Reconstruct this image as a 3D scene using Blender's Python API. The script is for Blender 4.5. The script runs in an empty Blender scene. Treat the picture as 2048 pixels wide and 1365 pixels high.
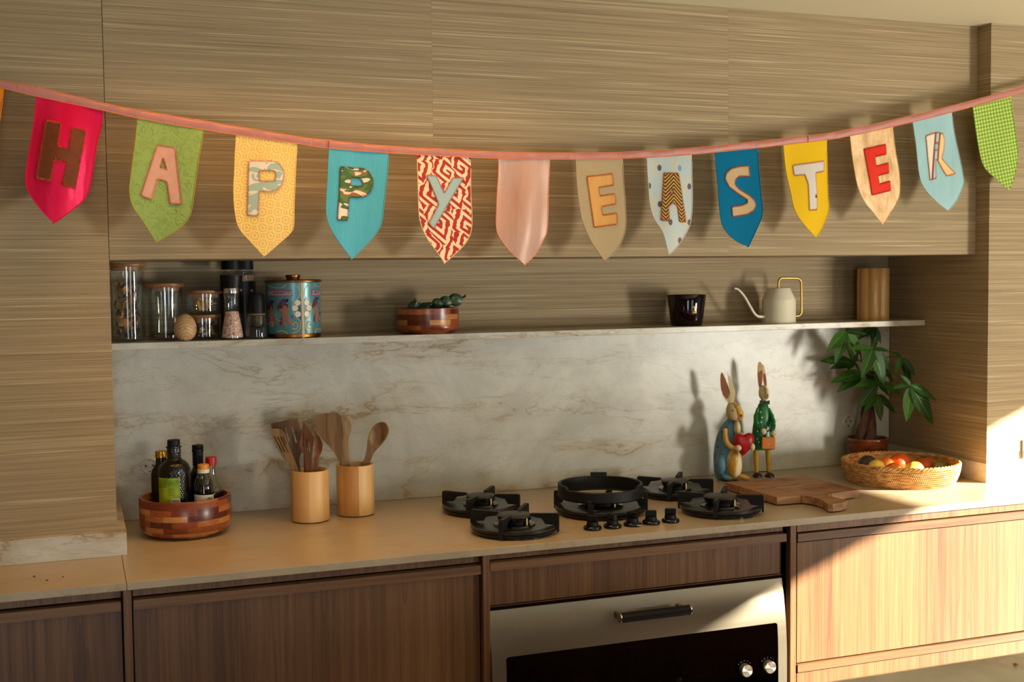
import bpy, bmesh, math, random
from mathutils import Vector, Matrix, Euler
from mathutils.geometry import delaunay_2d_cdt
R_ = random.Random(7)
PI = math.pi
S = bpy.context.scene
COL = S.collection
# ------------------------------------------------------------------ camera
CAM = (0.1971, -3.5003, 0.6825); YAW, PITCH, ROLL, FPX = 0.3515, -0.0561, -0.0113, 2382.16
def cam_axes():
    cy, sy = math.cos(YAW), math.sin(YAW)
    f = Vector((sy*math.cos(PITCH), cy*math.cos(PITCH), math.sin(PITCH)))
    r = Vector((cy, -sy, 0)); u = r.cross(f)
    c, s = math.cos(ROLL), math.sin(ROLL)
    return c*r+s*u, -s*r+c*u, f
CR, CU, CF = cam_axes()
cam = bpy.data.objects.new('camera', bpy.data.cameras.new('camera')); COL.objects.link(cam)
cam.matrix_world = Matrix(((CR.x, CU.x, -CF.x, CAM[0]), (CR.y, CU.y, -CF.y, CAM[1]), (CR.z, CU.z, -CF.z, CAM[2]), (0, 0, 0, 1)))
cam.data.sensor_width = 36; cam.data.lens = FPX/2048*36; cam.data.clip_start = .05
cam.data.dof.use_dof = True; cam.data.dof.focus_distance = 3.15; cam.data.dof.aperture_fstop = 4.0
S.camera = cam
def at(px, py, x=None, y=None, z=None):
    """survey helper: the real point where the sight line through a measured pixel meets a known plane"""
    d = CF + (px-1024)/FPX*CR + (682.5-py)/FPX*CU
    if y is not None: t = (y-CAM[1])/d.y
    elif z is not None: t = (z-CAM[2])/d.z
    else: t = (x-CAM[0])/d.x
    return Vector(CAM)+t*d
# ------------------------------------------------------------------ light
S.view_settings.view_transform = 'Standard'; S.view_settings.look = 'None'
S.view_settings.exposure = -0.6; S.view_settings.gamma = 1.0; S.view_settings.use_curve_mapping = False
W = bpy.data.worlds.new('sky'); S.world = W; W.use_nodes = True
bg = W.node_tree.nodes['Background']; bg.inputs[0].default_value = (.62, .76, 1, 1); bg.inputs[1].default_value = .18
def area(name, loc, direction, sx, sy, power, col, spread=PI):
    l = bpy.data.lights.new(name, 'AREA'); l.shape = 'RECTANGLE'; l.size = sx; l.size_y = sy; l.energy = power; l.color = col; l.spread = spread
    o = bpy.data.objects.new(name, l); COL.objects.link(o); o.location = loc
    o.rotation_euler = Vector(direction).to_track_quat('-Z', 'Y').to_euler(); return o
sl = bpy.data.lights.new('sun', 'SUN'); sl.energy = 74; sl.color = (1, .91, .74); sl.angle = math.radians(.7)
so = bpy.data.objects.new('sun', sl); COL.objects.link(so); so.location = (8, -6, 4)
so.rotation_euler = Vector((-1, .61, -.4)).to_track_quat('-Z', 'Y').to_euler()
area('window_light_right', (4.93, -4.45, -.02), (-1, .85, .1), .6, 1.1, 235, (1, .97, .87))
area('window_light_right', (4.93, -2.6, .1), (-1, 0, 0), 2.2, 1.7, 4, (1, .98, .90))
area('window_light_rear', (2.9, -6.4, .2), (0, 1, 0), 1.2, 1.8, 30, (.80, .91, 1))
area('window_light_rear', (-.2, -6.4, .2), (0, 1, 0), 1.0, 1.8, 52, (.82, .92, 1))
area('ceiling_lamp_light', (.80, -.84, 1.43), (0, .08, -1), 1.2, .22, 8.5, (1, .56, .22), math.radians(110))

# ------------------------------------------------------------------ materials
def lin(c):
    c /= 255
    return c/12.92 if c <= .04045 else ((c+.055)/1.055)**2.4
def C(r, g, b): return (lin(r), lin(g), lin(b), 1)
class Mat:
    def __init__(s, name, col=(.5, .5, .5, 1), rough=.5, metal=0., **kw):
        s.m = bpy.data.materials.new(name); s.m.use_nodes = True; s.t = s.m.node_tree
        s.b = s.t.nodes['Principled BSDF']; s.out = s.t.nodes['Material Output']
        s.set(Base_Color=col, Roughness=rough, Metallic=metal, **kw)
    def set(s, **kw):
        for k, v in kw.items(): s.link(s.b.inputs[k.replace('_', ' ')], v)
        return s
    def link(s, i, v):
        if hasattr(v, 'links'): s.t.links.new(v, i)
        elif isinstance(v, tuple) and hasattr(i.default_value, '__len__') and len(i.default_value) == 3: i.default_value = v[:3]
        else: i.default_value = v
    def n(s, typ, out=0, props=None, **ins):
        nd = s.t.nodes.new('ShaderNode'+typ)
        for k, v in (props or {}).items(): setattr(nd, k, v)
        for k, v in ins.items():
            key = int(k[1:]) if k[0] == '_' else k.replace('_', ' ')
            s.link(nd.inputs[key], v)
        return nd.outputs[out]
    def math(s, op, a, b=0., c=None):
        kw = dict(_0=a, _1=b)
        if c is not None: kw['_2'] = c
        return s.n('Math', 0, dict(operation=op), **kw)
    def co(s, sx=1, sy=1, sz=1, kind='Object', rot=(0, 0, 0), rnd=0):
        tc = s.t.nodes.new('ShaderNodeTexCoord').outputs[kind]
        if rnd:
            oi = s.t.nodes.new('ShaderNodeObjectInfo').outputs['Random']
            tc = s.n('VectorMath', 0, dict(operation='ADD'), _0=tc, _1=s.n('CombineXYZ', X=s.math('MULTIPLY', oi, rnd), Y=s.math('MULTIPLY', oi, rnd*1.7), Z=s.math('MULTIPLY', oi, rnd*.31)))
        return s.n('Mapping', Vector=tc, Scale=(sx, sy, sz), Rotation=rot)
    def noise(s, v, scale=1., detail=3., rough=.5, dist=0.): return s.n('TexNoise', 0, None, Vector=v, Scale=scale, Detail=detail, Roughness=rough, Distortion=dist)
    def ramp(s, f, *stops, interp='LINEAR'):
        nd = s.t.nodes.new('ShaderNodeValToRGB'); e = nd.color_ramp.elements; nd.color_ramp.interpolation = interp
        while len(e) < len(stops): e.new(1)
        for x, (p, c) in zip(e, stops): x.position = p; x.color = c
        s.link(nd.inputs[0], f); return nd.outputs[0]
    def mix(s, f, a, b, mode='MIX'):
        nd = s.t.nodes.new('ShaderNodeMix'); nd.data_type = 'RGBA'; nd.blend_type = mode
        s.link(nd.inputs[0], f); s.link(nd.inputs[6], a); s.link(nd.inputs[7], b); return nd.outputs[2]
    def bump(s, h, strength=.3, dist=.002):
        s.t.links.new(s.n('Bump', Height=h, Strength=strength, Distance=dist), s.b.inputs['Normal']); return s
G_ = lambda v: (v, v, v, 1)

def m_wallpaper():
    m = Mat('grasscloth', rough=.75)
    a = m.noise(m.co(2.4, 2.4, 560, rnd=3), 1, 2, .5)
    b = m.noise(m.co(1.3, 1.3, 150, rnd=3), 1, 4, .65)
    t1 = m.noise(m.co(2.2, 2.2, 330, rnd=5), 1, 1, .4)
    c = m.noise(m.co(520, 520, 430), 1, 1, .5)
    f = m.math('MULTIPLY_ADD', a, .5, m.math('MULTIPLY', b, .5))
    col = m.ramp(f, (.32, C(134, 113, 80)), (.5, C(160, 139, 104)), (.68, C(184, 163, 127)))
    col = m.mix(m.n('MapRange', 0, None, Value=t1, From_Min=.62, From_Max=.72, To_Min=0., To_Max=.6), col, C(220, 200, 162))
    col = m.mix(m.n('MapRange', 0, None, Value=t1, From_Min=.37, From_Max=.28, To_Min=0., To_Max=.5), col, C(110, 90, 62))
    col = m.mix(m.math('MULTIPLY', c, .35), col, C(124, 104, 74))
    m.set(Base_Color=col); m.b.inputs['Sheen Weight'].default_value = .0
    return m.bump(f, .35, .002).m
def m_stone(name, base, hi, vein, horizontal=False):
    m = Mat(name, rough=.32)
    v = m.co(1, 1, 1)
    n1 = m.noise(v, 2.2, 7, .62, .6); n2 = m.noise(v, 7, 6, .65, .4)
    col = m.ramp(n1, (.34, base), (.5, hi), (.66, base))
    col = m.mix(m.math('MULTIPLY', m.math('SUBTRACT', n2, .44), .8), col, C(150, 142, 126))
    vv = m.co(.62, .62, 2.1, rot=(0, -.22, 0)) if not horizontal else m.co(.9, 2.6, 1, rot=(0, 0, .3))
    gold = (vein[0]*1.75, vein[1]*1.85, vein[2]*1.6, 1)
    for sc, w, st, vc, ds in ((1.5, .055, .55, gold, .35), (1.5, .011, .75, vein, .35), (3.1, .011, .55, vein, .6), (6.0, .014, .32, vein, .6)):
        k = m.noise(vv, sc, 10, .62, ds)
        d = m.math('ABSOLUTE', m.math('SUBTRACT', k, .5))
        line = m.n('MapRange', 0, None, Value=d, From_Min=0., From_Max=w, To_Min=st, To_Max=0.)
        patch = m.n('MapRange', 0, None, Value=m.noise(vv, 1.9*sc/1.5, 3), From_Min=.42, From_Max=.60, To_Min=0., To_Max=1.)
        col = m.mix(m.math('MULTIPLY', line, patch), col, vc)
    sp = m.noise(v, 160, 2, .6)
    col = m.mix(m.math('MULTIPLY', sp, .16), col, C(120, 110, 95))
    m.set(Base_Color=col); return m.m
def m_wood(name, dark, mid, light, grain=(42, 42, 1.3), rough=.42, rnd=7, cath=True, ray=.6):
    m = Mat(name, rough=rough)
    v = m.co(*grain, rnd=rnd)
    lf = [g*.11 for g in grain]
    w = m.noise(m.co(*lf, rnd=rnd), 1, 3, .55, .5)
    g = m.noise(v, 1, 5, .6, .3)
    fine = m.noise(m.co(*[x*5 for x in grain], rnd=rnd), 1, 2, .6)
    f = m.math('MULTIPLY_ADD', g, .55, m.math('MULTIPLY', w, .45))
    if cath:
        rings = m.math('FRACT', m.math('MULTIPLY', w, 16.))
        rings = m.math('POWER', rings, 5.)
        f = m.math('SUBTRACT', f, m.math('MULTIPLY', rings, .10))
    f = m.math('MULTIPLY_ADD', m.math('SUBTRACT', fine, .5), .22, f)
    m.set(Base_Color=m.ramp(f, (.33, dark), (.5, mid), (.66, light)))
    return m.bump(fine, .12, .001).m
def m_metalbrushed():
    m = Mat('brushed_steel', C(140, 131, 114), .33, 1.)
    f = m.noise(m.co(3, 3, 600), 1, 3, .6)
    m.set(Roughness=m.n('MapRange', 0, None, Value=f, From_Min=.3, From_Max=.7, To_Min=.38, To_Max=.46))
    m.b.inputs['Anisotropic'].default_value = .5
    return m.m
def simple(name, c, rough=.5, metal=0., **kw): return Mat(name, C(*c), rough, metal, **kw).m
def m_glass(name='clear_glass', tint=(252, 254, 252), refl=1.):
    m = Mat(name); t = m.t; t.nodes.remove(m.b)
    tr = m.n('BsdfTransparent', Color=C(*tint)); gl = m.n('BsdfGlossy', Color=G_(refl), Roughness=.02)
    fr = m.n('LayerWeight', 1, None, Blend=.22)
    fr = m.math('MULTIPLY_ADD', m.math('POWER', fr, 1.5), .8, .05)
    mx = t.nodes.new('ShaderNodeMixShader'); t.links.new(fr, mx.inputs[0]); t.links.new(tr, mx.inputs[1]); t.links.new(gl, mx.inputs[2])
    t.links.new(mx.outputs[0], m.out.inputs[0]); return m.m
def m_castiron():
    m = Mat('cast_iron', C(20, 19, 18), .5); f = m.noise(m.co(), 900, 3, .6)
    m.b.inputs['Specular IOR Level'].default_value = .3
    return m.bump(f, .25, .0006).m
def m_blocks(name):
    m = Mat(name, rough=.28)
    uv = m.co(kind='UV')
    br = m.t.nodes.new('ShaderNodeTexBrick'); br.offset = .37; br.squash = 1.0
    m.link(br.inputs['Vector'], uv); m.link(br.inputs['Color1'], G_(0)); m.link(br.inputs['Color2'], G_(1)); m.link(br.inputs['Mortar'], G_(.25))
    br.inputs['Scale'].default_value = 1; br.inputs['Mortar Size'].default_value = .004; br.inputs['Brick Width'].default_value = .62; br.inputs['Row Height'].default_value = .155
    br.inputs['Bias'].default_value = -.05
    g = m.noise(m.co(6, 60, 1, kind='UV'), 1, 4, .6, .4)
    f = m.math('MULTIPLY_ADD', g, .55, m.math('MULTIPLY', br.outputs[0], .55))
    m.set(Base_Color=m.ramp(f, (.2, C(64, 22, 10)), (.45, C(118, 52, 24)), (.62, C(152, 80, 38)), (.85, C(205, 142, 80))))
    return m.m
def m_bamboo():
    m = Mat('bamboo', rough=.42)
    uv = m.co(1, 1, 1, kind='UV', rnd=3)
    st = m.n('TexVoronoi', 1, dict(voronoi_dimensions='1D', feature='F1'), W=m.math('MULTIPLY', m.n('SeparateXYZ', 0, None, Vector=uv), 2.6), Scale=1.)
    g = m.noise(m.co(60, 3, 1, kind='UV', rnd=3), 1, 4, .6)
    f = m.math('MULTIPLY_ADD', m.n('SeparateColor', 0, None, Color=st), .75, m.math('MULTIPLY', g, .4))
    m.set(Base_Color=m.ramp(f, (.2, C(182, 126, 66)), (.5, C(204, 154, 92)), (.8, C(222, 182, 122))))
    return m.m
def xz(m):
    sp = m.t.nodes.new('ShaderNodeSeparateXYZ'); m.link(sp.inputs[0], m.t.nodes.new('ShaderNodeTexCoord').outputs['Object'])
    return sp.outputs[0], sp.outputs[2]
def m_fabric(name, c, rough=.75, sheen=.0, weave=900, **kw):
    m = Mat(name, C(*c), rough, 0, **kw); m.b.inputs['Sheen Weight'].default_value = sheen; m.b.inputs['Specular IOR Level'].default_value = .12
    f = m.noise(m.co(weave, weave, weave), 1, 2); m.set(Base_Color=m.mix(m.math('MULTIPLY', f, .3), C(*c), C(*[v*.72 for v in c])))
    return m.bump(f, .2, .0006).m
def m_satin(name, c, hi, rough=.36):
    m = Mat(name, C(*c), rough); m.b.inputs['Sheen Weight'].default_value = .1; m.b.inputs['Specular IOR Level'].default_value = .9
    m.b.inputs['Sheen Tint'].default_value = C(*hi); m.b.inputs['Specular Tint'].default_value = C(*hi)
    f = m.noise(m.co(30, 30, 9), 1, 2, .5, .3)
    m.set(Base_Color=m.mix(m.math('MULTIPLY', f, .25), C(*c), C(*hi)))
    return m.bump(f, .25, .01).m
def m_brocade(name, c, c2, scale=34, strength=.8, rough=.6):
    m = Mat(name, rough=rough)
    k = m.noise(m.co(), scale, 2, .5, 2.2)
    f = m.n('MapRange', 0, None, Value=m.math('ABSOLUTE', m.math('SUBTRACT', k, .5)), From_Min=0., From_Max=.05, To_Min=0., To_Max=1.)
    m.set(Base_Color=m.mix(f, C(*c2), C(*c))); m.b.inputs['Sheen Weight'].default_value = .1
    return m.bump(f, strength, .003).m
def m_quilt():
    m = Mat('quilted_yellow', rough=.5)
    x, z = xz(m)
    v = m.n('CombineXYZ', X=m.math('MULTIPLY', m.math('ADD', x, z), 26.), Y=m.math('MULTIPLY', m.math('SUBTRACT', x, z), 26.))
    d = m.n('TexVoronoi', 0, dict(voronoi_dimensions='2D', distance='EUCLIDEAN'), Vector=v, Scale=1., Randomness=0.)
    f = m.math('SINE', m.math('MULTIPLY', d, 24.))
    m.set(Base_Color=m.mix(m.n('MapRange', 0, None, Value=f, From_Min=-1., From_Max=1., To_Min=0., To_Max=.75), C(228, 194, 108), C(212, 172, 84)))
    return m.bump(f, .22, .003).m
def m_ikat():
    m = Mat('ikat_print', rough=.8)
    x, z = xz(m)
    wv = m.noise(m.co(), 60, 2, .5)
    dx = m.math('MULTIPLY', m.math('SUBTRACT', wv, .5), .012)
    v = m.n('CombineXYZ', X=m.math('ADD', m.math('MULTIPLY', m.math('ADD', x, dx), 18.), m.math('MULTIPLY', z, 6.)), Y=m.math('MULTIPLY', m.math('SUBTRACT', z, dx), 14.))
    tv = m.t.nodes.new('ShaderNodeTexVoronoi'); tv.voronoi_dimensions = '2D'; tv.distance = 'MANHATTAN'; tv.inputs['Scale'].default_value = 1; tv.inputs['Randomness'].default_value = .75
    m.link(tv.inputs['Vector'], v)
    loc = m.n('VectorMath', 0, dict(operation='SUBTRACT'), _0=v, _1=tv.outputs['Position'])
    sx = m.t.nodes.new('ShaderNodeSeparateXYZ'); m.link(sx.inputs[0], loc)
    ang = m.math('DIVIDE', m.math('ARCTAN2', sx.outputs[1], sx.outputs[0]), 2*PI)
    f = m.math('FRACT', m.math('ADD', m.math('MULTIPLY', tv.outputs['Distance'], 2.6), ang))
    g = m.math('GREATER_THAN', f, .50)
    m.set(Base_Color=m.mix(g, C(166, 36, 28), C(226, 204, 166)))
    return m.m
def m_ogee():
    m = Mat('ogee_print', rough=.5)
    x, z = xz(m)
    P_, Q_ = .062, .10
    s = m.math('MULTIPLY', m.math('SINE', m.math('MULTIPLY', z, 2*PI/Q_)), P_*.25)
    l = None
    for sg, off in ((1., 0.), (-1., .5)):
        u = m.math('FRACT', m.math('ADD', m.math('DIVIDE', m.math('MULTIPLY_ADD', s, sg, x), P_), off))
        d = m.math('LESS_THAN', m.math('ABSOLUTE', m.math('SUBTRACT', u, .5)), .035)
        l = d if l is None else m.math('MAXIMUM', l, d)
    col = m.mix(l, C(166, 180, 178), C(196, 174, 130))
    row = m.math('FLOOR', m.math('DIVIDE', z, Q_/2))
    odd = m.math('MULTIPLY', m.math('MODULO', m.math('ABSOLUTE', row), 2.), .5)
    u = m.math('SUBTRACT', m.math('FRACT', m.math('ADD', m.math('DIVIDE', x, P_), odd)), .5)
    w = m.math('SUBTRACT', m.math('FRACT', m.math('DIVIDE', z, Q_/2)), .5)
    r = m.math('ADD', m.math('POWER', m.math('MULTIPLY', u, P_/.0062), 2.), m.math('POWER', m.math('MULTIPLY', w, Q_/2/.0085), 2.))
    dot = m.math('LESS_THAN', r, 1.)
    blue = m.math('GREATER_THAN', m.math('FRACT', m.math('MULTIPLY', m.math('ADD', row, m.math('FLOOR', m.math('ADD', m.math('DIVIDE', x, P_), odd))), .382)), .62)
    col = m.mix(dot, col, m.mix(blue, C(70, 44, 34), C(110, 134, 172)))
    m.set(Base_Color=col); return m.m
def m_chevron():
    m = Mat('chevron_weave', rough=.8); x, z = xz(m)
    cell = m.math('ABSOLUTE', m.math('SUBTRACT', m.math('FRACT', m.math('DIVIDE', x, .05)), .5))
    f = m.math('FRACT', m.math('MULTIPLY', m.math('ADD', m.math('MULTIPLY', cell, .05), m.math('MULTIPLY', z, 1.)), 100.))
    m.set(Base_Color=m.mix(m.math('GREATER_THAN', f, .52), C(196, 142, 52), C(24, 20, 12))); return m.m
def m_patch(name, scale, *stops):
    m = Mat(name, rough=.7); k = m.noise(m.co(1, 1, 1.6), scale, 1, .4, .9)
    m.set(Base_Color=m.ramp(k, *[(p, C(*c)) for p, c in stops], interp='CONSTANT')); return m.m
def m_rstripe():
    m = Mat('peach_stripe_cloth', rough=.7); u = m.n('SeparateXYZ', 0, None, Vector=m.co(kind='UV')); v = m.n('SeparateXYZ', 1, None, Vector=m.co(kind='UV'))
    t = m.math('ADD', u, m.math('MULTIPLY', v, -.10))
    m.set(Base_Color=m.ramp(t, (0., C(222, 206, 182)), (.20, C(128, 62, 48)), (.27, C(160, 186, 182)), (.36, C(128, 62, 48)), (.42, C(228, 190, 128)), interp='CONSTANT')); return m.m
def m_gingham():
    m = Mat('green_gingham', rough=.8); x, z = xz(m)
    a = m.math('GREATER_THAN', m.math('FRACT', m.math('MULTIPLY', m.math('ADD', x, m.math('MULTIPLY', z, .22)), 88.)), .5)
    b = m.math('GREATER_THAN', m.math('FRACT', m.math('MULTIPLY', m.math('SUBTRACT', z, m.math('MULTIPLY', x, .22)), 88.)), .5)
    m.set(Base_Color=m.ramp(m.math('MULTIPLY', m.math('ADD', a, b), .5), (0., C(192, 206, 120)), (.4, C(142, 172, 52)), (.8, C(104, 140, 26)), interp='CONSTANT')); return m.m
def m_gold_lame():
    m = Mat('gold_brocade', rough=.42, metal=.25); f = m.noise(m.co(30, 30, 12), 1, 4, .6, .8); g = m.noise(m.co(3, 3, 700), 1, 2)
    m.set(Base_Color=m.mix(m.math('MULTIPLY', g, .4), m.ramp(f, (.34, C(180, 140, 96)), (.5, C(216, 174, 120)), (.66, C(236, 200, 150))), C(160, 116, 74))); return m.bump(f, .3, .003).m
def m_dots(name, c, d, scale=45, r=.18, rough=.4, extra=None):
    m = Mat(name, C(*c), rough); k = m.n('TexVoronoi', 0, None, Vector=m.co(), Scale=float(scale), Randomness=.55)
    col = m.mix(m.math('LESS_THAN', k, r), C(*c), C(*d))
    if extra:
        k2 = m.n('TexVoronoi', 0, None, Vector=m.co(1, 1, 1, rot=(.4, .3, .9)), Scale=float(extra[1]), Randomness=.7)
        col = m.mix(m.math('LESS_THAN', m.math('ABSOLUTE', m.math('SUBTRACT', k2, extra[2])), extra[3]), col, C(*extra[0]))
    w = m.noise(m.co(), 60, 4, .7); col = m.mix(m.math('MULTIPLY', m.math('GREATER_THAN', w, .66), .35), col, C(60, 46, 30))
    m.set(Base_Color=col); return m.m
def m_leaf():
    m = Mat('leaf_green', rough=.45)
    oi = m.t.nodes.new('ShaderNodeObjectInfo').outputs['Random']
    v = m.math('ABSOLUTE', m.math('SUBTRACT', m.math('FRACT', m.math('SUBTRACT', m.math('MULTIPLY', m.n('SeparateXYZ', 1, None, Vector=m.co(kind='UV')), 9.), m.math('MULTIPLY', m.math('ABSOLUTE', m.n('SeparateXYZ', 0, None, Vector=m.co(kind='UV'))), 2.5))), .5))
    col = m.mix(oi, C(14, 46, 16), C(52, 96, 26))
    rib = m.math('LESS_THAN', v, .06)
    col = m.mix(m.math('MULTIPLY', rib, .45), col, C(120, 160, 70))
    mid = m.math('LESS_THAN', m.math('ABSOLUTE', m.n('SeparateXYZ', 0, None, Vector=m.co(kind='UV'))), .035)
    col = m.mix(m.math('MULTIPLY', mid, .6), col, C(140, 170, 80))
    m.set(Base_Color=col); m.b.inputs['Specular IOR Level'].default_value = .25
    return m.bump(v, .25, .002).m
def m_fruit(name, c, c2, rough=.4, sc=40):
    m = Mat(name, rough=rough); f = m.noise(m.co(), sc, 3); m.set(Base_Color=m.mix(f, C(*c), C(*c2))); return m.bump(m.noise(m.co(), 420, 2), .15, .001).m
def m_eggwood():
    m = Mat('pale_turned_wood', rough=.45); v = m.co(1, 1, 1, rot=(.25, .5, 0))
    w = m.n('TexWave', 0, dict(wave_type='RINGS', rings_direction='Y'), Vector=v, Scale=38., Distortion=2.2, Detail=2., Detail_Scale=1.2)
    m.set(Base_Color=m.ramp(w, (.1, C(188, 148, 102)), (.35, C(202, 164, 116)), (.9, C(212, 174, 126)))); return m.m
def m_rattan():
    m = Mat('rattan', rough=.5); f = m.noise(m.co(40, 40, 200), 1, 3, .6)
    m.set(Base_Color=m.ramp(f, (.32, C(140, 90, 42)), (.5, C(200, 148, 82)), (.7, C(226, 184, 120)))); return m.m
def m_board():
    m = Mat('chopping_board_wood', rough=.6); rt = (0, 0, math.radians(52))
    f = m.noise(m.co(4, 60, 60, rot=rt, rnd=5), 1, 4, .6); g = m.noise(m.co(), 9, 3)
    col = m.ramp(f, (.33, C(122, 84, 52)), (.5, C(160, 116, 76)), (.68, C(190, 150, 106)))
    st = m.n('MapRange', 0, None, Value=g, From_Min=.56, From_Max=.68, To_Min=0., To_Max=.75)
    oi = m.t.nodes.new('ShaderNodeObjectInfo').outputs['Random']; col = m.mix(m.math('MULTIPLY', oi, .35), col, C(126, 84, 54))
    m.set(Base_Color=m.mix(st, col, C(118, 50, 18))); return m.m
def m_horn():
    m = Mat('honey_lacquered_wood', rough=.3); f = m.noise(m.co(30, 30, 2), 1, 3)
    m.set(Base_Color=m.ramp(f, (.3, C(186, 136, 70)), (.6, C(214, 174, 110)))); m.b.inputs['Coat Weight'].default_value = .3; return m.m
def m_grad_body():
    m = Mat('painted_yellow_belly', rough=.45); x, z = xz(m); f = m.noise(m.co(60, 60, 14), 1, 3)
    m.set(Base_Color=m.ramp(f, (.36, C(196, 132, 30)), (.5, C(226, 172, 74)), (.6, C(240, 224, 180)))); return m.m
MT = dict(
    paper=m_wallpaper(),
    stone=m_stone('quartzite', C(182, 179, 162), C(210, 207, 192), C(134, 106, 64)),
    slab=m_stone('quartzite_worktop', C(166, 149, 122), C(178, 161, 134), C(150, 122, 86), True),
    ceil=simple('ceiling_paint', (222, 213, 184), .9), white=simple('wall_paint', (92, 87, 77), .9),
    floor=m_wood('oak_floor', C(44, 35, 27), C(58, 47, 36), C(70, 58, 46), (1.5, 30, 30), .4),
    walnut=m_wood('walnut_vertical', C(84, 54, 31), C(114, 78, 47), C(132, 94, 59), (75, 75, 1.4)),
    walnut_h=m_wood('walnut_horizontal', C(78, 52, 29), C(112, 78, 47), C(136, 98, 62), (1.3, 42, 42), cath=False),
    dark=simple('shadow_gap_black', (14, 10, 8), .7),
    steel=m_metalbrushed(), steelc=simple('polished_steel', (200, 196, 188), .18, 1.),
    black=simple('black_plastic', (9, 9, 9), .5, Specular_IOR_Level=.25), blackg=simple('black_gloss', (8, 8, 9), .12), iron=m_castiron(),
    plate=simple('spill_plate_enamel', (26, 24, 20), .3), capm=simple('burner_cap_enamel', (40, 35, 28), .42), glass=m_glass(), brass=simple('brass', (188, 148, 80), .3, 1.),
    brassd=simple('antique_gold', (150, 98, 46), .34, 1.),
    blocks=m_blocks('acacia_blocks'), bamboo=m_bamboo(), cream=simple('cream_plastic', (224, 212, 180), .4),
    enamel=simple('cream_enamel', (226, 218, 190), .32),
)
for k, (a, b, c) in dict(teak=((92, 66, 38), (134, 101, 62), (164, 130, 86)), teakd=((58, 41, 26), (96, 71, 45), (124, 97, 64)), olive=((62, 32, 14), (116, 70, 36), (148, 100, 58)), pale=((132, 100, 62), (168, 132, 88), (190, 156, 112))).items():
    MT[k] = m_wood('utensil_'+k, C(*a), C(*b), C(*c), (50, 50, 4), .5, cath=False)
MT['lidwood'] = m_wood('lid_wood', C(104, 64, 32), C(150, 98, 54), C(178, 126, 76), (6, 60, 60), .45, cath=False)

# ------------------------------------------------------------------ geometry kit
def cr(pts, n=6, closed=False):
    """smooth curve through points"""
    P_ = [Vector(p) for p in pts]; L = len(P_); out = []
    for i in range(L if closed else L-1):
        g = lambda j: P_[j % L] if closed else P_[min(max(j, 0), L-1)]
        a, b, c, d = g(i-1), g(i), g(i+1), g(i+2)
        for k in range(n):
            t = k/n
            out.append(.5*((2*b)+(c-a)*t+(2*a-5*b+4*c-d)*t*t+(3*b-a-3*c+d)*t**3))
    if not closed: out.append(P_[-1])
    return out
def inside(p, poly):
    x, y = p[0], p[1]; r = False; j = len(poly)-1
    for i in range(len(poly)):
        xi, yi = poly[i][0], poly[i][1]; xj, yj = poly[j][0], poly[j][1]
        if (yi > y) != (yj > y) and x < (xj-xi)*(y-yi)/(yj-yi)+xi: r = not r
        j = i
    return r
def bdist(p, poly):
    best = 9.
    for i in range(len(poly)):
        a = Vector(poly[i-1][:2]); b = Vector(poly[i][:2]); q = Vector(p[:2]); ab = b-a
        t = max(0, min(1, (q-a).dot(ab)/max(ab.length_squared, 1e-12))); best = min(best, (q-a-ab*t).length)
    return best
def resample(poly, res):
    out = []
    for i in range(len(poly)):
        a = Vector(poly[i][:2]); b = Vector(poly[(i+1) % len(poly)][:2]); n = max(1, int((b-a).length/res))
        out += [a.lerp(b, k/n) for k in range(n)]
    return out
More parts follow.
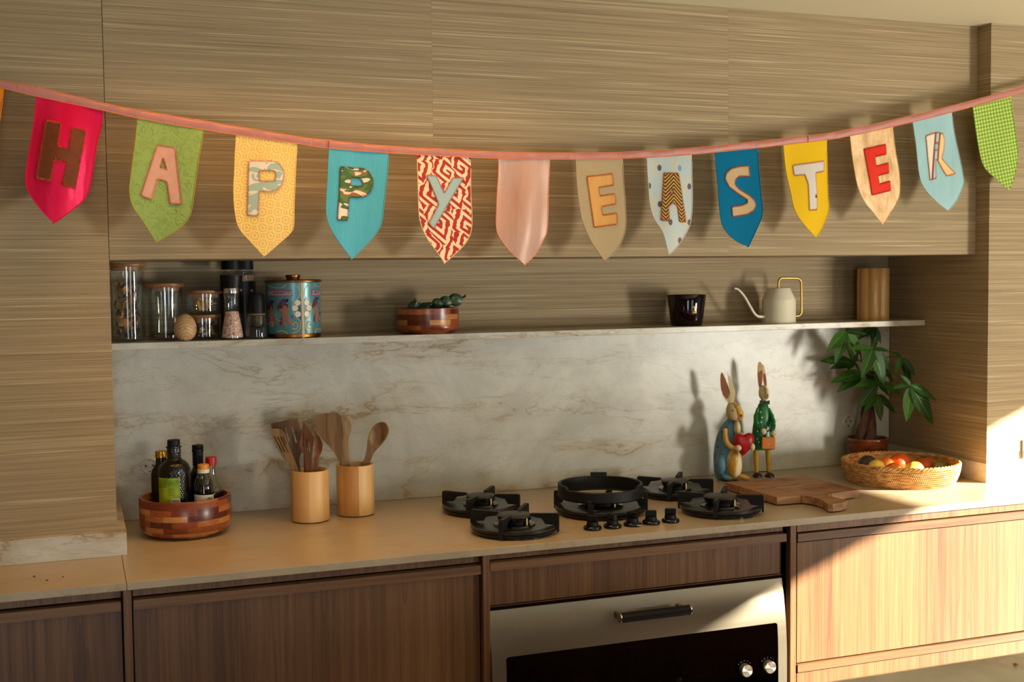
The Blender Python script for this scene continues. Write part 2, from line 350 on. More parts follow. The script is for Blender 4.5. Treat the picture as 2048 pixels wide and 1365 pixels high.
class G:
    def __init__(s): s.bm = bmesh.new(); s.uv = s.bm.loops.layers.uv.new('UV'); s.mi = 0; s.sharp = False
    def face(s, vs, uvs=None, smooth=True):
        try: f = s.bm.faces.new(vs)
        except ValueError: return None
        f.material_index = s.mi; f.smooth = smooth
        if uvs:
            for l, u in zip(f.loops, uvs): l[s.uv].uv = u
        return f
    def mesh(s, verts, faces, smooth=True):
        v = [s.bm.verts.new(p) for p in verts]
        for f in faces: s.face([v[i] for i in f], None, smooth)
        return s
    def box(s, x0, x1, y0, y1, z0, z1, bev=0., rot=None, c=None):
        b = bmesh.new(); bmesh.ops.create_cube(b, size=1)
        bmesh.ops.scale(b, vec=(x1-x0, y1-y0, z1-z0), verts=b.verts)
        if bev: bmesh.ops.bevel(b, geom=b.edges[:], offset=bev, segments=2, affect='EDGES', profile=.5)
        if rot is not None: bmesh.ops.transform(b, matrix=rot.to_4x4(), verts=b.verts)
        bmesh.ops.translate(b, vec=((x0+x1)/2, (y0+y1)/2, (z0+z1)/2), verts=b.verts)
        m = {v: s.bm.verts.new(v.co) for v in b.verts}
        for f in b.faces: s.face([m[v] for v in f.verts], None, False)
        b.free(); return s
    def lathe(s, prof, c=(0, 0, 0), seg=40, rot=None, rad=None, uvw=None, smooth=True, sx=1., sy=1.):
        """prof = [(r, z)...]; rad(theta, r, z) may modulate the radius"""
        c = Vector(c); rings = []; acc = [0.]
        for i in range(1, len(prof)): acc.append(acc[-1]+math.hypot(prof[i][0]-prof[i-1][0], prof[i][1]-prof[i-1][1]))
        tot = acc[-1] or 1
        for r, z in prof:
            if r <= 1e-6: p = Vector((0, 0, z)); rings.append([s.bm.verts.new(c+(rot @ p if rot is not None else p))]); continue
            ring = []
            for k in range(seg):
                t = 2*PI*k/seg; q = rad(t, r, z) if rad else r
                p = Vector((q*math.cos(t)*sx, q*math.sin(t)*sy, z)); ring.append(s.bm.verts.new(c+(rot @ p if rot is not None else p)))
            rings.append(ring)
        rm = max(p[0] for p in prof); uw = uvw or 2*PI*rm/.1
        for i in range(len(rings)-1):
            a, b = rings[i], rings[i+1]; v0, v1 = acc[i]/.1, acc[i+1]/.1
            for k in range(seg):
                k2 = (k+1) % seg; u0, u1 = uw*k/seg, uw*(k+1)/seg
                if len(a) == 1 and len(b) == 1: continue
                if len(a) == 1: s.face([a[0], b[k2], b[k]], [(u0, v0), (u1, v1), (u0, v1)], smooth)
                elif len(b) == 1: s.face([a[k], a[k2], b[0]], [(u0, v0), (u1, v0), (u0, v1)], smooth)
                else: s.face([a[k], a[k2], b[k2], b[k]], [(u0, v0), (u1, v0), (u1, v1), (u0, v1)], smooth)
        return s
    def tube(s, pts, rad, seg=8, closed=False, flat=1.):
        P_ = [Vector(p) for p in pts]; n = len(P_); rings = []; prev = None
        for i, p in enumerate(P_):
            if closed: t = P_[(i+1) % n]-P_[i-1]
            else: t = P_[min(i+1, n-1)]-P_[max(i-1, 0)]
            t.normalize()
            if prev is None: a = t.cross(Vector((0, 0, 1)) if abs(t.z) < .9 else Vector((0, 1, 0))).normalized()
            else: a = (prev-t*prev.dot(t)).normalized()
            prev = a; b = t.cross(a); r = rad[i] if hasattr(rad, '__len__') else rad
            rings.append([s.bm.verts.new(p+(a*math.cos(2*PI*k/seg)+b*math.sin(2*PI*k/seg)*flat)*r) for k in range(seg)])
        for i in range(n if closed else n-1):
            A, B = rings[i], rings[(i+1) % n]
            for k in range(seg): s.face([A[k], A[(k+1) % seg], B[(k+1) % seg], B[k]])
        if not closed: s.face(rings[0][::-1]); s.face(rings[-1])
        return s
    def ell(s, c, rx, ry, rz, ax=None, seg=20, rings=12, fn=None):
        """ellipsoid along axes ax (3x3 matrix)"""
        c = Vector(c); prof = [(math.sin(PI*i/rings), -math.cos(PI*i/rings)) for i in range(rings+1)]
        prof[0] = (0, -1); prof[-1] = (0, 1)
        M_ = (ax or Matrix.Identity(3)) @ Matrix.Diagonal((rx, ry, rz))
        return s.lathe(prof, c, seg, M_, fn)
    def loft(s, rings, ax, o, seg=24, cap=True):
        """rings = [(z, a_left, a_right, depth, shift)] in a frame: ax cols = right, toward viewer, up"""
        o = Vector(o); R = []
        for z, l, r, d, sh in rings:
            m = (l+r)/2; h = (r-l)/2
            R.append([s.bm.verts.new(o+ax @ Vector((m+h*math.cos(2*PI*k/seg), sh+d*math.sin(2*PI*k/seg), z))) for k in range(seg)])
        for A, B in zip(R, R[1:]):
            for k in range(seg): s.face([A[k], A[(k+1) % seg], B[(k+1) % seg], B[k]])
        if cap: s.face(R[0][::-1]); s.face(R[-1])
        return s
    def sheet(s, outline, holes, fn, res=.012, two=True, smooth=True):
        """flat outline (2-D) with holes, filled with a fine net and mapped by fn(a, b, side)"""
        O = resample(outline, res); H = [resample(h, res) for h in holes]
        co = list(O); ed = [(i, (i+1) % len(O)) for i in range(len(O))]
        for h in H:
            b = len(co); co += h; ed += [(b+i, b+(i+1) % len(h)) for i in range(len(h))]
        xs = [p[0] for p in O]; ys = [p[1] for p in O]
        ny = int((max(ys)-min(ys))/res)+1; nx = int((max(xs)-min(xs))/res)+1
        if nx*ny < 9000:
            for i in range(1, nx+1):
                for j in range(1, ny+1):
                    p = Vector((min(xs)+(i-.5*(j % 2))*res, min(ys)+j*res))
                    if inside(p, O) and not any(inside(p, h) for h in H) and bdist(p, O) > res*.45 and all(bdist(p, h) > res*.45 for h in H): co.append(p)
        V, E_, F, *_ = delaunay_2d_cdt([Vector((p[0], p[1])) for p in co], ed, [], 1, 1e-7)
        T = []
        for f in F:
            c = sum((V[i] for i in f), Vector((0, 0)))/len(f)
            if inside(c, O) and not any(inside(c, h) for h in H): T.append(list(f))
        x0, x1, y0, y1 = min(xs), max(xs), min(ys), max(ys)
        uv = lambda i: ((V[i][0]-x0)/max(x1-x0, 1e-6), (V[i][1]-y0)/max(y1-y0, 1e-6))
        A = [s.bm.verts.new(fn(v[0], v[1], 0)) for v in V]
        for f in T: s.face([A[i] for i in f], [uv(i) for i in f], smooth)
        if two:
            B = [s.bm.verts.new(fn(v[0], v[1], 1)) for v in V]; cnt = {}
            for f in T:
                s.face([B[i] for i in f[::-1]], [uv(i) for i in f[::-1]], smooth)
                for k in range(len(f)):
                    e = (f[k], f[(k+1) % len(f)]); cnt[e] = 1
            for (i, j) in cnt:
                if (j, i) not in cnt: s.face([A[j], A[i], B[i], B[j]], None, False)
        return s
    def done(s, name, mats, parent=None, fixn=True):
        if fixn: bmesh.ops.recalc_face_normals(s.bm, faces=s.bm.faces[:])
        for e in s.bm.edges:
            if len(e.link_faces) == 2 and e.calc_face_angle(0) > .72: e.smooth = False
        if parent is not None: bmesh.ops.translate(s.bm, vec=-Vector(wloc(parent)), verts=s.bm.verts)
        me = bpy.data.meshes.new(name); s.bm.to_mesh(me); s.bm.free()
        for m in (mats if isinstance(mats, (list, tuple)) else [mats]): me.materials.append(MT[m] if isinstance(m, str) else m)
        o = bpy.data.objects.new(name, me); COL.objects.link(o)
        if parent is not None: o.parent = parent
        return o
def wloc(o):
    v = Vector(o.location)
    while o.parent: o = o.parent; v += Vector(o.location)
    return v
def tag(o, label=None, cat=None, group=None, kind=None):
    for k, v in (('label', label), ('category', cat), ('group', group), ('kind', kind)):
        if v: o[k] = v
    return o
def thing(name, label, cat, loc=(0, 0, 0), group=None):
    o = bpy.data.objects.new(name, None); COL.objects.link(o); o.location = loc; o.empty_display_size = .02
    return tag(o, label, cat, group)
def struct(name, g, m, parent=None):
    o = g.done(name, m, parent)
    if parent is None: o['kind'] = 'structure'
    return o
def centered(o):
    """move a single-mesh thing's origin to its base"""
    vs = o.data.vertices; n = len(vs); mn = Vector((sum(v.co.x for v in vs)/n, sum(v.co.y for v in vs)/n, min(v.co.z for v in vs)))
    o.data.transform(Matrix.Translation(-mn)); o.location = mn; return o
VIEW = Matrix(((.939, -.344, 0), (-.344, -.939, 0), (0, 0, 1))); VIEW = Matrix(((.939, -.344, 0), (-.344, -.939, 0), (0, 0, 1)))
# columns of VIEW: right along the wall as seen from the room, towards the room, up
VIEW = Matrix((( .939, -.344, 0), (-.344, -.939, 0), (0, 0, 1)))

# ------------------------------------------------------------------ dimensions
YF, T = -.72, .0183
XW, YW, HP, XP, YP = .2795, -.4215, .0598, .3006, -.4415
ZH, ZC, XR, YR, YS, ZS, TS = .7292, 1.4496, 2.9105, -.4817, -.1854, .5111, .0182
YB = .0146
# ------------------------------------------------------------------ setting
def fixed(name, *b, m='paper'):
    g = G(); g.box(*b); return struct(name, g, m)
fixed('floor', -3.2, 5.4, -6.9, .3, -1.0, -.9, m='floor')
fixed('ceiling', -3.2, 5.4, -6.9, .3, ZC, ZC+.1, m='ceil')
wl = fixed('wall_left', -3.0, XW, YW, .2, HP, ZC)
fixed('wall_back', XW, XR, YB, .2, -.02, ZC)
fixed('wall_north', -3.0, 5.05, .0205, .2, -.9, -.0205, m='white')
fixed('wall_right', XR, 5.05, YR, .2, HP, ZC)
fixed('baseboard_left', -3.0, XP, YP, .02, 0.0005, HP, m='stone')
fixed('baseboard_right', XR-.003, 5.05, YR-.003, .02, 0.0005, HP+.002, m='stone')
# bulkhead over the niche, faced with three lengths of grasscloth
g = G(); g.box(XW+.0016, XR-.0004, YW+.003, YB-.001, ZH+.002, ZC-.0005); bh = struct('wall_upper', g, 'paper')
e1, e2 = at(866, 250, y=YW).x, at(1457, 250, y=YW).x
for a, b in ((XW+.0014, e1), (e1+.0003, e2), (e2+.0003, XR-.0002)):
    g = G(); g.box(a, b, YW, YW+.0028, ZH, ZC-.0005); g.done('wallpaper_strip', 'paper', bh)
g = G(); g.box(XW+.003, XR-.0002, YW+.003, YB-.001, ZH, ZH+.0018); g.done('soffit_lining', 'paper', bh)
# rest of the room, out of frame, with the windows that light it
def wall_open(name, axis, pos, th, u0, u1, holes):
    """wall across axis with rectangular window holes [(u0,u1,z0,z1)]"""
    g = G(); us = sorted({u0, u1, *[h[0] for h in holes], *[h[1] for h in holes]})
    for a, b in zip(us, us[1:]):
        h = [q for q in holes if q[0] <= a and q[1] >= b]
        spans = [(-.9, ZC)] if not h else [(-.9, h[0][2]), (h[0][3], ZC)]
        for z0, z1 in spans:
            if z1-z0 < .005: continue
            if axis == 'x': g.box(pos, pos+th, a, b, z0, z1)
            else: g.box(a, b, pos-th, pos, z0, z1)
    return struct(name, g, 'white')
wall_open('wall_east', 'x', 5.05, .2, -6.7, .2, [(-5.6, -.75, -.85, 1.104)])
wall_open('wall_south', 'y', -6.6, .2, -3.2, 5.25, [(1.8, 4.0, -.75, 1.15), (-1.0, .6, -.75, 1.15)])
wall_open('wall_west', 'x', -3.2, .2, -6.7, .2, [])
for i, (ax, p, a, b, z0, z1) in enumerate((('x', 5.15, -5.6, -.75, -.85, 1.104), ('y', -6.7, 1.8, 4.0, -.75, 1.15), ('y', -6.7, -1.0, .6, -.75, 1.15))):
    w = G()
    def bar(a0, a1, c0, c1, w=w, ax=ax, p=p):
        if ax == 'x': w.box(p-.03, p+.03, a0, a1, c0, c1)
        else: w.box(a0, a1, p-.03, p+.03, c0, c1)
    bar(a, b, z0, z0+.05); bar(a, b, z1-.004, z1); bar(a, a+.05, z0, z1); bar(b-.05, b, z0, z1)
    if ax == 'y': bar((a+b)/2-.025, (a+b)/2+.025, z0, z1)
    struct('window_%d' % (i+1), w, 'white')

# ------------------------------------------------------------------ worktop, backsplash, shelf
wt = thing('worktop', 'long pale quartzite worktop carrying the burners and utensil pots', 'worktop', (.2875, YF, 0))
XS = .2875
g = G(); g.box(XS+.0006, 5.05, YF, .0, -T, 0, .0012); g.done('slab', 'slab', wt)
g = G(); g.box(-3.0, XS-.0006, YF, .0, -T, 0, .0012); g.done('slab', 'slab', wt)
g = G(); g.box(XS-.0007, XS+.0007, YF+.001, YP, -T+.002, -.0004); g.done('joint', simple('joint_filler', (120, 92, 62), .7), wt)
bs = thing('backsplash', 'grey veined stone backsplash slab under the shelf', 'backsplash', (XP, 0, 0))
g = G(); g.box(XP-.01, XR-.0035, 0, YB-.0005, .0006, ZS-TS-.0006); g.done('stone_panel', 'stone', bs)
sh = centered(G().box(XW+.001, XR-.0008, YS, YB-.0006, ZS-TS, ZS, .0012).done('wall_shelf', 'stone'))
tag(sh, 'thin stone wall shelf running the width of the niche', 'shelf')
isl = thing('kitchen_island', 'grey stone island corner in the lower right foreground', 'island', (2.4, -2.5, -.9))
g = G(); g.box(.75, 3.6, -3.05, -1.853, -.03, 0, .002); g.done('island_top', 'stone', isl)
g = G(); g.box(.85, 3.5, -2.95, -1.95, -.9, -.0302); g.done('island_body', 'walnut', isl)
p = at(2031, 1332, z=.001)
g = G(); g.ell((p.x, p.y, .003), .0042, .0042, .002); tag(centered(g.done('crumb', simple('rust_crumb', (150, 74, 30), .8))), 'rust-brown crumb on the island corner', 'crumb')
for px, py, r, lab in ((68.5, 1154, .0028, 'dark crumb on the left end of the worktop, farthest left'), (94, 1162, .003, 'dark crumb on the left end of the worktop, nearest the front edge'), (126, 1155, .0018, 'tiny pale crumb on the left end of the worktop, farthest right')):
    p = at(px, py, z=0); g = G(); g.ell((p.x, p.y, .001), r, r*.8, .0012, seg=10, rings=6)
    tag(centered(g.done('crumb', simple('crumb_brown', (70, 30, 14), .8))), lab, 'crumb', 'crumbs on the worktop')

# ------------------------------------------------------------------ base cabinets
FD, FS = -.697, -.716           # door plane, stile plane
ZU = -T-.0005
def lip(g, x0, x1, z, FD=-.697, FS=-.715):          # grip ledge: slot above, bevelled wood profile proud of the door
    b = [(FD+.004, z), (FS-.001, z-.001), (FS-.001, z-.0225), (FD+.004, z-.0225)]
    V = [(x, y, zz) for x in (x0, x1) for y, zz in b]
    g.mesh(V, [(0, 1, 2, 3), (7, 6, 5, 4), (0, 4, 5, 1), (1, 5, 6, 2), (2, 6, 7, 3), (3, 7, 4, 0)], False)
def cabinet(label, x0, x1, fronts, stile=None, stile2=None, FD=FD):
    """fronts = [(kind, ztop, zbot)] below a fixed top rail"""
    c = thing('base_cabinet', label, 'cabinet', ((x0+x1)/2, FD, -.9))
    g = G(); g.box(x0+.001, x1-.001, FD+.022, -.02, -.9, ZU-.001); g.done('carcass', 'dark', c)
    if stile:
        g = G(); g.box(stile[0], stile[1], FS, FD+.0215, -.9, ZU, .0006); g.done('end_panel', 'walnut', c)
    if stile2:
        g = G(); g.box(stile2[0], stile2[1], FS, FD+.0215, -.9, ZU, .0006); g.done('end_panel', 'walnut', c)
    g = G(); g.box(x0+.004, x1-.004, FD, FD+.02, ZU-.0195, ZU); g.done('top_rail', 'walnut', c)
    for kind, z0, z1 in fronts:
        g = G(); g.box(x0+.004, x1-.004, FD, FD+.02, z1, z0-.026); d = g.done(kind, 'walnut', c)
        g = G(); lip(g, x0+.004, x1-.005, z0, FD, min(-.715, FD-.0035)); g.done('grip_ledge', 'walnut_h', d)
    return c
zl = ZU-.0235
z2 = at(1594, 1330, y=FS).z
X1a, X1b = at(965.4, 1114, y=FS).x, at(979, 1113, y=FS).x
X2a, X2b = at(1581, 1056, y=FS).x, at(1592.5, 1054, y=FS).x
X0a, X0b = at(245.5, 1186, y=FS).x, at(262.5, 1184, y=FS).x
cabinet('walnut base cabinet at the far left under the worktop seam', -1.0, X0a, [('door', zl, -.85)])
cabinet('wide dark walnut cabinet left of the oven', X0b, X1a, [('door', zl, -.85)], (X0a, X0b), (X1a, X1b))
cabinet('sunlit walnut drawer cabinet right of the oven', X2b, 3.9, [('drawer', zl, z2+.004), ('drawer', z2, -.85)], (X2a, X2b), FD=-.7145)
c = thing('oven_housing', 'narrow walnut drawer unit above the steel oven', 'cabinet', ((X1b+X2a)/2, FD, -.2))
zd = at(983, 1212, y=FD).z
g = G(); g.box(X1b+.001, X2a-.001, FD+.0215, -.02, zd+.001, ZU-.001); g.done('carcass', 'dark', c)
g = G(); g.box(X1b+.001, X2a-.012, FD, FD+.02, ZU-.0165, ZU); g.done('top_rail', 'walnut', c)
g = G(); g.box(X1b+.001, X2a-.020, FD, FD+.02, zd, ZU-.045); d = g.done('drawer', 'walnut', c)
g = G(); lip(g, X1b+.002, X2a-.0125, ZU-.0195); g.done('grip_ledge', 'walnut_h', d)

# ------------------------------------------------------------------ oven
ov = thing('oven', 'brushed steel built-in oven with black glass and bar handle', 'oven', ((X1b+X2a)/2, FD, -.9))
ox0, ox1 = X1b+.001, X2a-.017
zt = at(983, 1223, y=FD-.002).z
g = G(); g.box(ox0, ox1, FD-.001, FD+.02, zt, zd-.0015); g.done('vent_gap', 'blackg', ov)
g = G(); g.box(ox0+.001, ox1-.002, FD-.0025, FD-.0005, zd-.004, zd-.0018); g.done('trim_strip', 'steelc', ov)
g = G()
for b_ in ((ox0, ox1+.005, -.10, -.06, -.62, zt-.001), (ox0, ox0+.04, FD+.022, -.10, -.62, zt-.001), (ox1-.035, ox1+.005, FD+.022, -.10, -.62, zt-.001), (ox0+.04, ox1-.035, FD+.022, -.10, zt-.12, zt-.001), (ox0+.04, ox1-.035, FD+.022, -.10, -.62, -.58)): g.box(*b_)
g.done('cavity', 'dark', ov)
prof = cr([(0, 0, 0), (.007, -.03, 0), (.0145, -.07, 0), (.0215, -.12, 0), (.0258, -.18, 0), (.027, -.25, 0), (.027, -.52, 0)], 6)   # bowed door section (out, down)
def yo(z):
    d = z-zt
    for p_, q_ in zip(prof, prof[1:]):
        if q_.y <= d+1e-9: return FD-.002-(p_.x+(q_.x-p_.x)*(d-p_.y)/(q_.y-p_.y))
    return FD-.029
pT = at(1013, 1316, y=FD-.027); pR = at(1557, 1248, y=FD-.029); gx0, gx1, gz = pT.x, pR.x, (pT.z+pR.z)/2
zs_ = sorted({zt+p_.y for p_ in prof} | {gz}, reverse=True)
g = G(); V_ = {}
def fv(x, z, b):
    k_ = (round(x, 5), round(z, 5), b)
    if k_ not in V_: V_[k_] = g.bm.verts.new((x, yo(z)+b*.012, z))
    return V_[k_]
def strip(x0_, x1_, zz):
    for za, zb_ in zip(zz, zz[1:]):
        for b in (0, 1): g.face([fv(x0_, za, b), fv(x1_, za, b), fv(x1_, zb_, b), fv(x0_, zb_, b)])
hi_ = [z for z in zs_ if z >= gz-1e-6]; lo_ = [z for z in zs_ if z <= gz+1e-6]
strip(ox0, gx0, zs_); strip(gx0, gx1, hi_); strip(gx1, ox1, zs_)
def rim(a, b): g.face([fv(*a, 0), fv(*b, 0), fv(*b, 1), fv(*a, 1)])
for xs_, zz in ((ox0, zs_), (gx0, lo_), (gx1, lo_), (ox1, zs_)):
    for za, zb_ in zip(zz, zz[1:]): rim((xs_, za), (xs_, zb_))
rim((ox0, zt), (gx0, zt)); rim((gx0, zt), (gx1, zt)); rim((gx1, zt), (ox1, zt)); rim((gx0, gz), (gx1, gz))
for xc, sg in ((gx0, 1), (gx1, -1)):       # small fillets in the upper corners of the opening
    rr = .008; pc = [(xc, gz)]+[(xc+sg*(rr-rr*math.cos(a*PI/12)), gz-rr+rr*math.sin(a*PI/12)) for a in range(7)]
    g.mesh([(x, yo(z)+.0004, z) for x, z in pc]+[(x, yo(z)+.012, z) for x, z in pc], [tuple(range(8)), tuple(range(15, 7, -1))]+[(k, k+1, k+9, k+8) for k in range(1, 7)], False)
g.done('door_frame', 'steel', ov)
gm = Mat('oven_glass'); gm.t.nodes.remove(gm.b)
_a = gm.n('BsdfTransparent', Color=G_(.3)); _b = gm.n('BsdfGlossy', Color=G_(.6), Roughness=.03); _f = gm.math('MULTIPLY_ADD', gm.n('LayerWeight', 1, None, Blend=.12), .6, .025)
_m = gm.t.nodes.new('ShaderNodeMixShader'); gm.t.links.new(_f, _m.inputs[0]); gm.t.links.new(_a, _m.inputs[1]); gm.t.links.new(_b, _m.inputs[2]); gm.t.links.new(_m.outputs[0], gm.out.inputs[0])
g = G(); V_ = {}; lo2 = [z for z in zs_ if z <= gz+.004]
strip(gx0-.004, gx1+.004, [gz+.004]+lo2[1:] if lo2[0] > gz else [gz+.004]+lo2); bmesh.ops.translate(g.bm, vec=(0, .0022, 0), verts=g.bm.verts)
for v in g.bm.verts: v.co.y = v.co.y if v.co.y < yo(v.co.z)+.006 else yo(v.co.z)+.0062
g.done('door_glass', gm.m, ov)
g = G(); zr = at(1300, 1353, y=-.5).z
g.box(gx0+.10, gx1-.08, -.560, -.55, zr-.006, zr+.006)
for k in range(14):
    x = gx0+.16+k*.035; g.box(x-.003, x+.003, -.562, -.5605, zr-.003, zr+.003)
g.done('rack_rail', 'steelc', ov)
h0, h1 = at(1241, 1237, y=FD-.068), at(1378, 1220.5, y=FD-.068)
hz = (h0.z+h1.z)/2; ry = Matrix.Rotation(PI/2, 3, 'Y')
g = G(); g.lathe([(0, 0), (.0128, 0), (.0128, h1.x-h0.x), (0, h1.x-h0.x)], (h0.x, FD-.068, hz), 24, ry); hd = g.done('handle', 'black', ov)
for x in (h0.x-.004, h1.x): g = G(); g.lathe([(0, 0), (.0132, 0), (.0132, .004), (0, .004)], (x, FD-.068, hz), 24, ry); g.done('handle_end_cap', 'steelc', hd)
for x in (h0.x+.004, h1.x-.014): g = G(); g.box(x-.006, x+.006, FD-.066, FD-.029, hz-.009, hz+.009, .003); g.done('handle_post', 'steel', hd)
def m_spun():
    m = Mat('spun_steel', C(206, 196, 178), .3, 1.)
    t_ = m.t.nodes.new('ShaderNodeTangent'); t_.direction_type = 'RADIAL'; t_.axis = 'Y'; m.t.links.new(t_.outputs[0], m.b.inputs['Tangent']); return m.m
MT['spun'] = m_spun(); MT['spun'].node_tree.nodes['Principled BSDF'].inputs['Anisotropic'].default_value = .8
for px, py in ((1494, 1343), (1541, 1336)):
    p = at(px, py, y=FD-.043); g = G(); g.lathe([(0, .017), (.0155, .017), (.0170, .0150), (.0170, 0), (0, 0)], (p.x, FD-.0285, p.z), 32, Matrix.Rotation(PI/2, 3, 'X')); k = g.done('control_knob', 'spun', ov)
    g = G()
    for a in range(5):
        t = PI/2+(a-2)*.42; g.box(p.x+.024*math.cos(t)-.0007, p.x+.024*math.cos(t)+.0007, FD-.0291, FD-.0286, p.z+.024*math.sin(t)-.0007, p.z+.024*math.sin(t)+.0007)
    g.done('printed_scale', simple('print_grey', (46, 46, 44), .7), k)

# ------------------------------------------------------------------ gas burners
def burner(label, px, py, r, cap_r, wok=False):
    c = at(px, py, z=0); b = thing('gas_burner', label, 'gas burner', (c.x, c.y, 0), 'burners set into the worktop')
    g = G(); g.lathe([(0, 0), (r*.90, 0), (r*.90, .004), (r*.955, .006), (r*.98, .0095), (r*.98, .012), (0, .012)], c, 56); g.done('drip_ring', 'blackg', b)
    g = G(); g.lathe([(0, .0125), (r*.97, .0125), (r, .015), (r, .022), (r*.965, .0235), (r*.8, .0205), (r*.45, .019), (0, .019)], c, 56); g.done('spill_plate', 'plate', b)
    g = G(); g.lathe([(0, .0195), (cap_r*1.25, .0195), (cap_r*1.22, .023), (cap_r*.88, .026), (cap_r*.88, .032), (cap_r*.98, .034), (cap_r*.98, .041), (0, .041)], c, 40); g.done('burner_crown', 'blackg', b)
    g = G(); g.lathe([(0, .0415), (cap_r*.98, .0415), (cap_r*1.03, .0435), (cap_r*1.03, .0465), (cap_r*.97, .048), (0, .0482)], c, 40); g.done('burner_cap', 'capm', b)
    t = math.radians(-65); q = Vector((c.x+cap_r*1.03*math.cos(t), c.y+cap_r*1.03*math.sin(t), .02))
    g = G(); g.lathe([(0, 0), (.0022, 0), (.0022, .020), (.0012, .022), (0, .022)], q, 10); g.done('igniter', simple('igniter_ceramic', (220, 196, 130), .4), b)
    hh = .055
    for k in range(4):
        a = math.radians(-127+90*k); d = Vector((math.cos(a), math.sin(a), 0)); n = Vector((-d.y, d.x, 0))
        if wok: pr = [(r*1.003, .008), (r*1.045, .008), (r*1.045, hh), (r*1.03, hh+.004), (r*.985, hh+.004), (r*.972, .046), (r*.70, .044), (r*.70, .040), (r*.82, .038), (r*.87, .024), (r*1.003, .024)]
        else: pr = [(r*1.003, .006), (r*1.045, .006), (r*1.045, hh-.006), (r*1.03, hh-.001), (r*.98, hh), (r*.40, hh-.003), (r*.37, hh-.006), (r*.40, hh-.010), (r*.52, hh-.013), (r*.66, .040), (r*.74, .026), (r*1.003, .024)]
        fn = lambda u, z, s, d=d, n=n: Vector((c.x, c.y, 0))+d*u+n*((s-.5)*.011)+Vector((0, 0, z))
        g = G(); g.sheet(pr, [], fn, .03, smooth=False); g.done('pan_support', 'iron', b)
    return b, c
burner('black gas burner at the front left of the hob', 1029, 1064, .1165, .045)
burner('black gas burner at the back left of the hob', 962, 1023, .112, .041)
bw, cw = burner('large black wok burner in the middle carrying the cast-iron ring', 1201, 1026, .130, .052, True)
burner('black gas burner at the back right beside the rabbits', 1350, 991, .112, .041)
burner('black gas burner at the front right near the chopping board', 1441, 1025, .1155, .047)
# wok ring
wr = thing('wok_ring', 'cast-iron wok ring standing on the middle burner', 'wok ring', (cw.x, cw.y, .0465))
Ro, Ri, z0, z1 = .1215, .1125, .0465, .0865
def ringtop(t):      # lower in the front segment, raised at the back lug
    d = (t-math.radians(-110)+PI) % (2*PI)-PI
    return z1-.0085 if abs(d) < math.radians(56) else z1
g = G(); n = 120; rows = []
for k in range(n):
    t = 2*PI*k/n; zt_ = ringtop(t); cc, ss = math.cos(t), math.sin(t)
    rows.append([g.bm.verts.new((cw.x+q*cc, cw.y+q*ss, z)) for q, z in ((Ro-.004, z0), (Ro, z0+.004), (Ro, zt_-.002), (Ro-.0015, zt_), (Ri+.001, zt_), (Ri, zt_-.002), (Ri-.002, z0+.004), (Ri-.008, z0))])
for k in range(n):
    A, B = rows[k], rows[(k+1) % n]
    for j in range(8): g.face([A[j], B[j], B[(j+1) % 8], A[(j+1) % 8]], None, False)
g.done('ring', 'iron', wr)
g = G(); t = math.radians(68); d = Vector((math.cos(t), math.sin(t), 0)); q = Vector((cw.x, cw.y, 0))+d*((Ro+Ri)/2)
g.box(q.x-.024, q.x+.024, q.y-.006, q.y+.006, z1-.004, z1+.0105, .002, Matrix.Rotation(t-PI/2, 3, 'Z')); g.done('ring_lug', 'iron', wr)
# control knobs in the worktop
knob_lab = ['first hob knob from the left in the row before the wok burner', 'second hob knob from the left in the row', 'middle hob knob of the row of five', 'fourth hob knob from the left in the row', 'rightmost hob knob of the row of five']
for i, (px, py, rz) in enumerate(((1185, 1059.5, 20), (1225, 1056, 62), (1265, 1052, 30), (1302, 1048.5, 2), (1341, 1044.5, 12))):
    c = at(px, py, z=0); k = thing('hob_knob', 'black '+knob_lab[i], 'knob', (c.x, c.y, 0), 'hob knobs in a row on the worktop')
    g = G(); g.lathe([(0, 0), (.0235, 0), (.0245, .002), (.0245, .006), (.0225, .009), (.0175, .011), (0, .011)], c, 32); g.done('bezel', 'blackg', k)
    g = G(); g.lathe([(0, .0112), (.0165, .0112), (.0155, .0185), (.0145, .021), (0, .021)], c, 32); g.done('knob_base', 'black', k)
    g = G(); g.box(c.x-.015, c.x+.015, c.y-.0062, c.y+.0062, .0212, .0375, .0022, Matrix.Rotation(math.radians(-20-rz), 3, 'Z')); g.done('grip', 'black', k)
    if i == 2:
        g = G(); g.box(c.x+.006, c.x+.014, c.y-.0256, c.y-.0235, .003, .006); g.done('chip', simple('chip_grey', (150, 146, 130), .5), k)
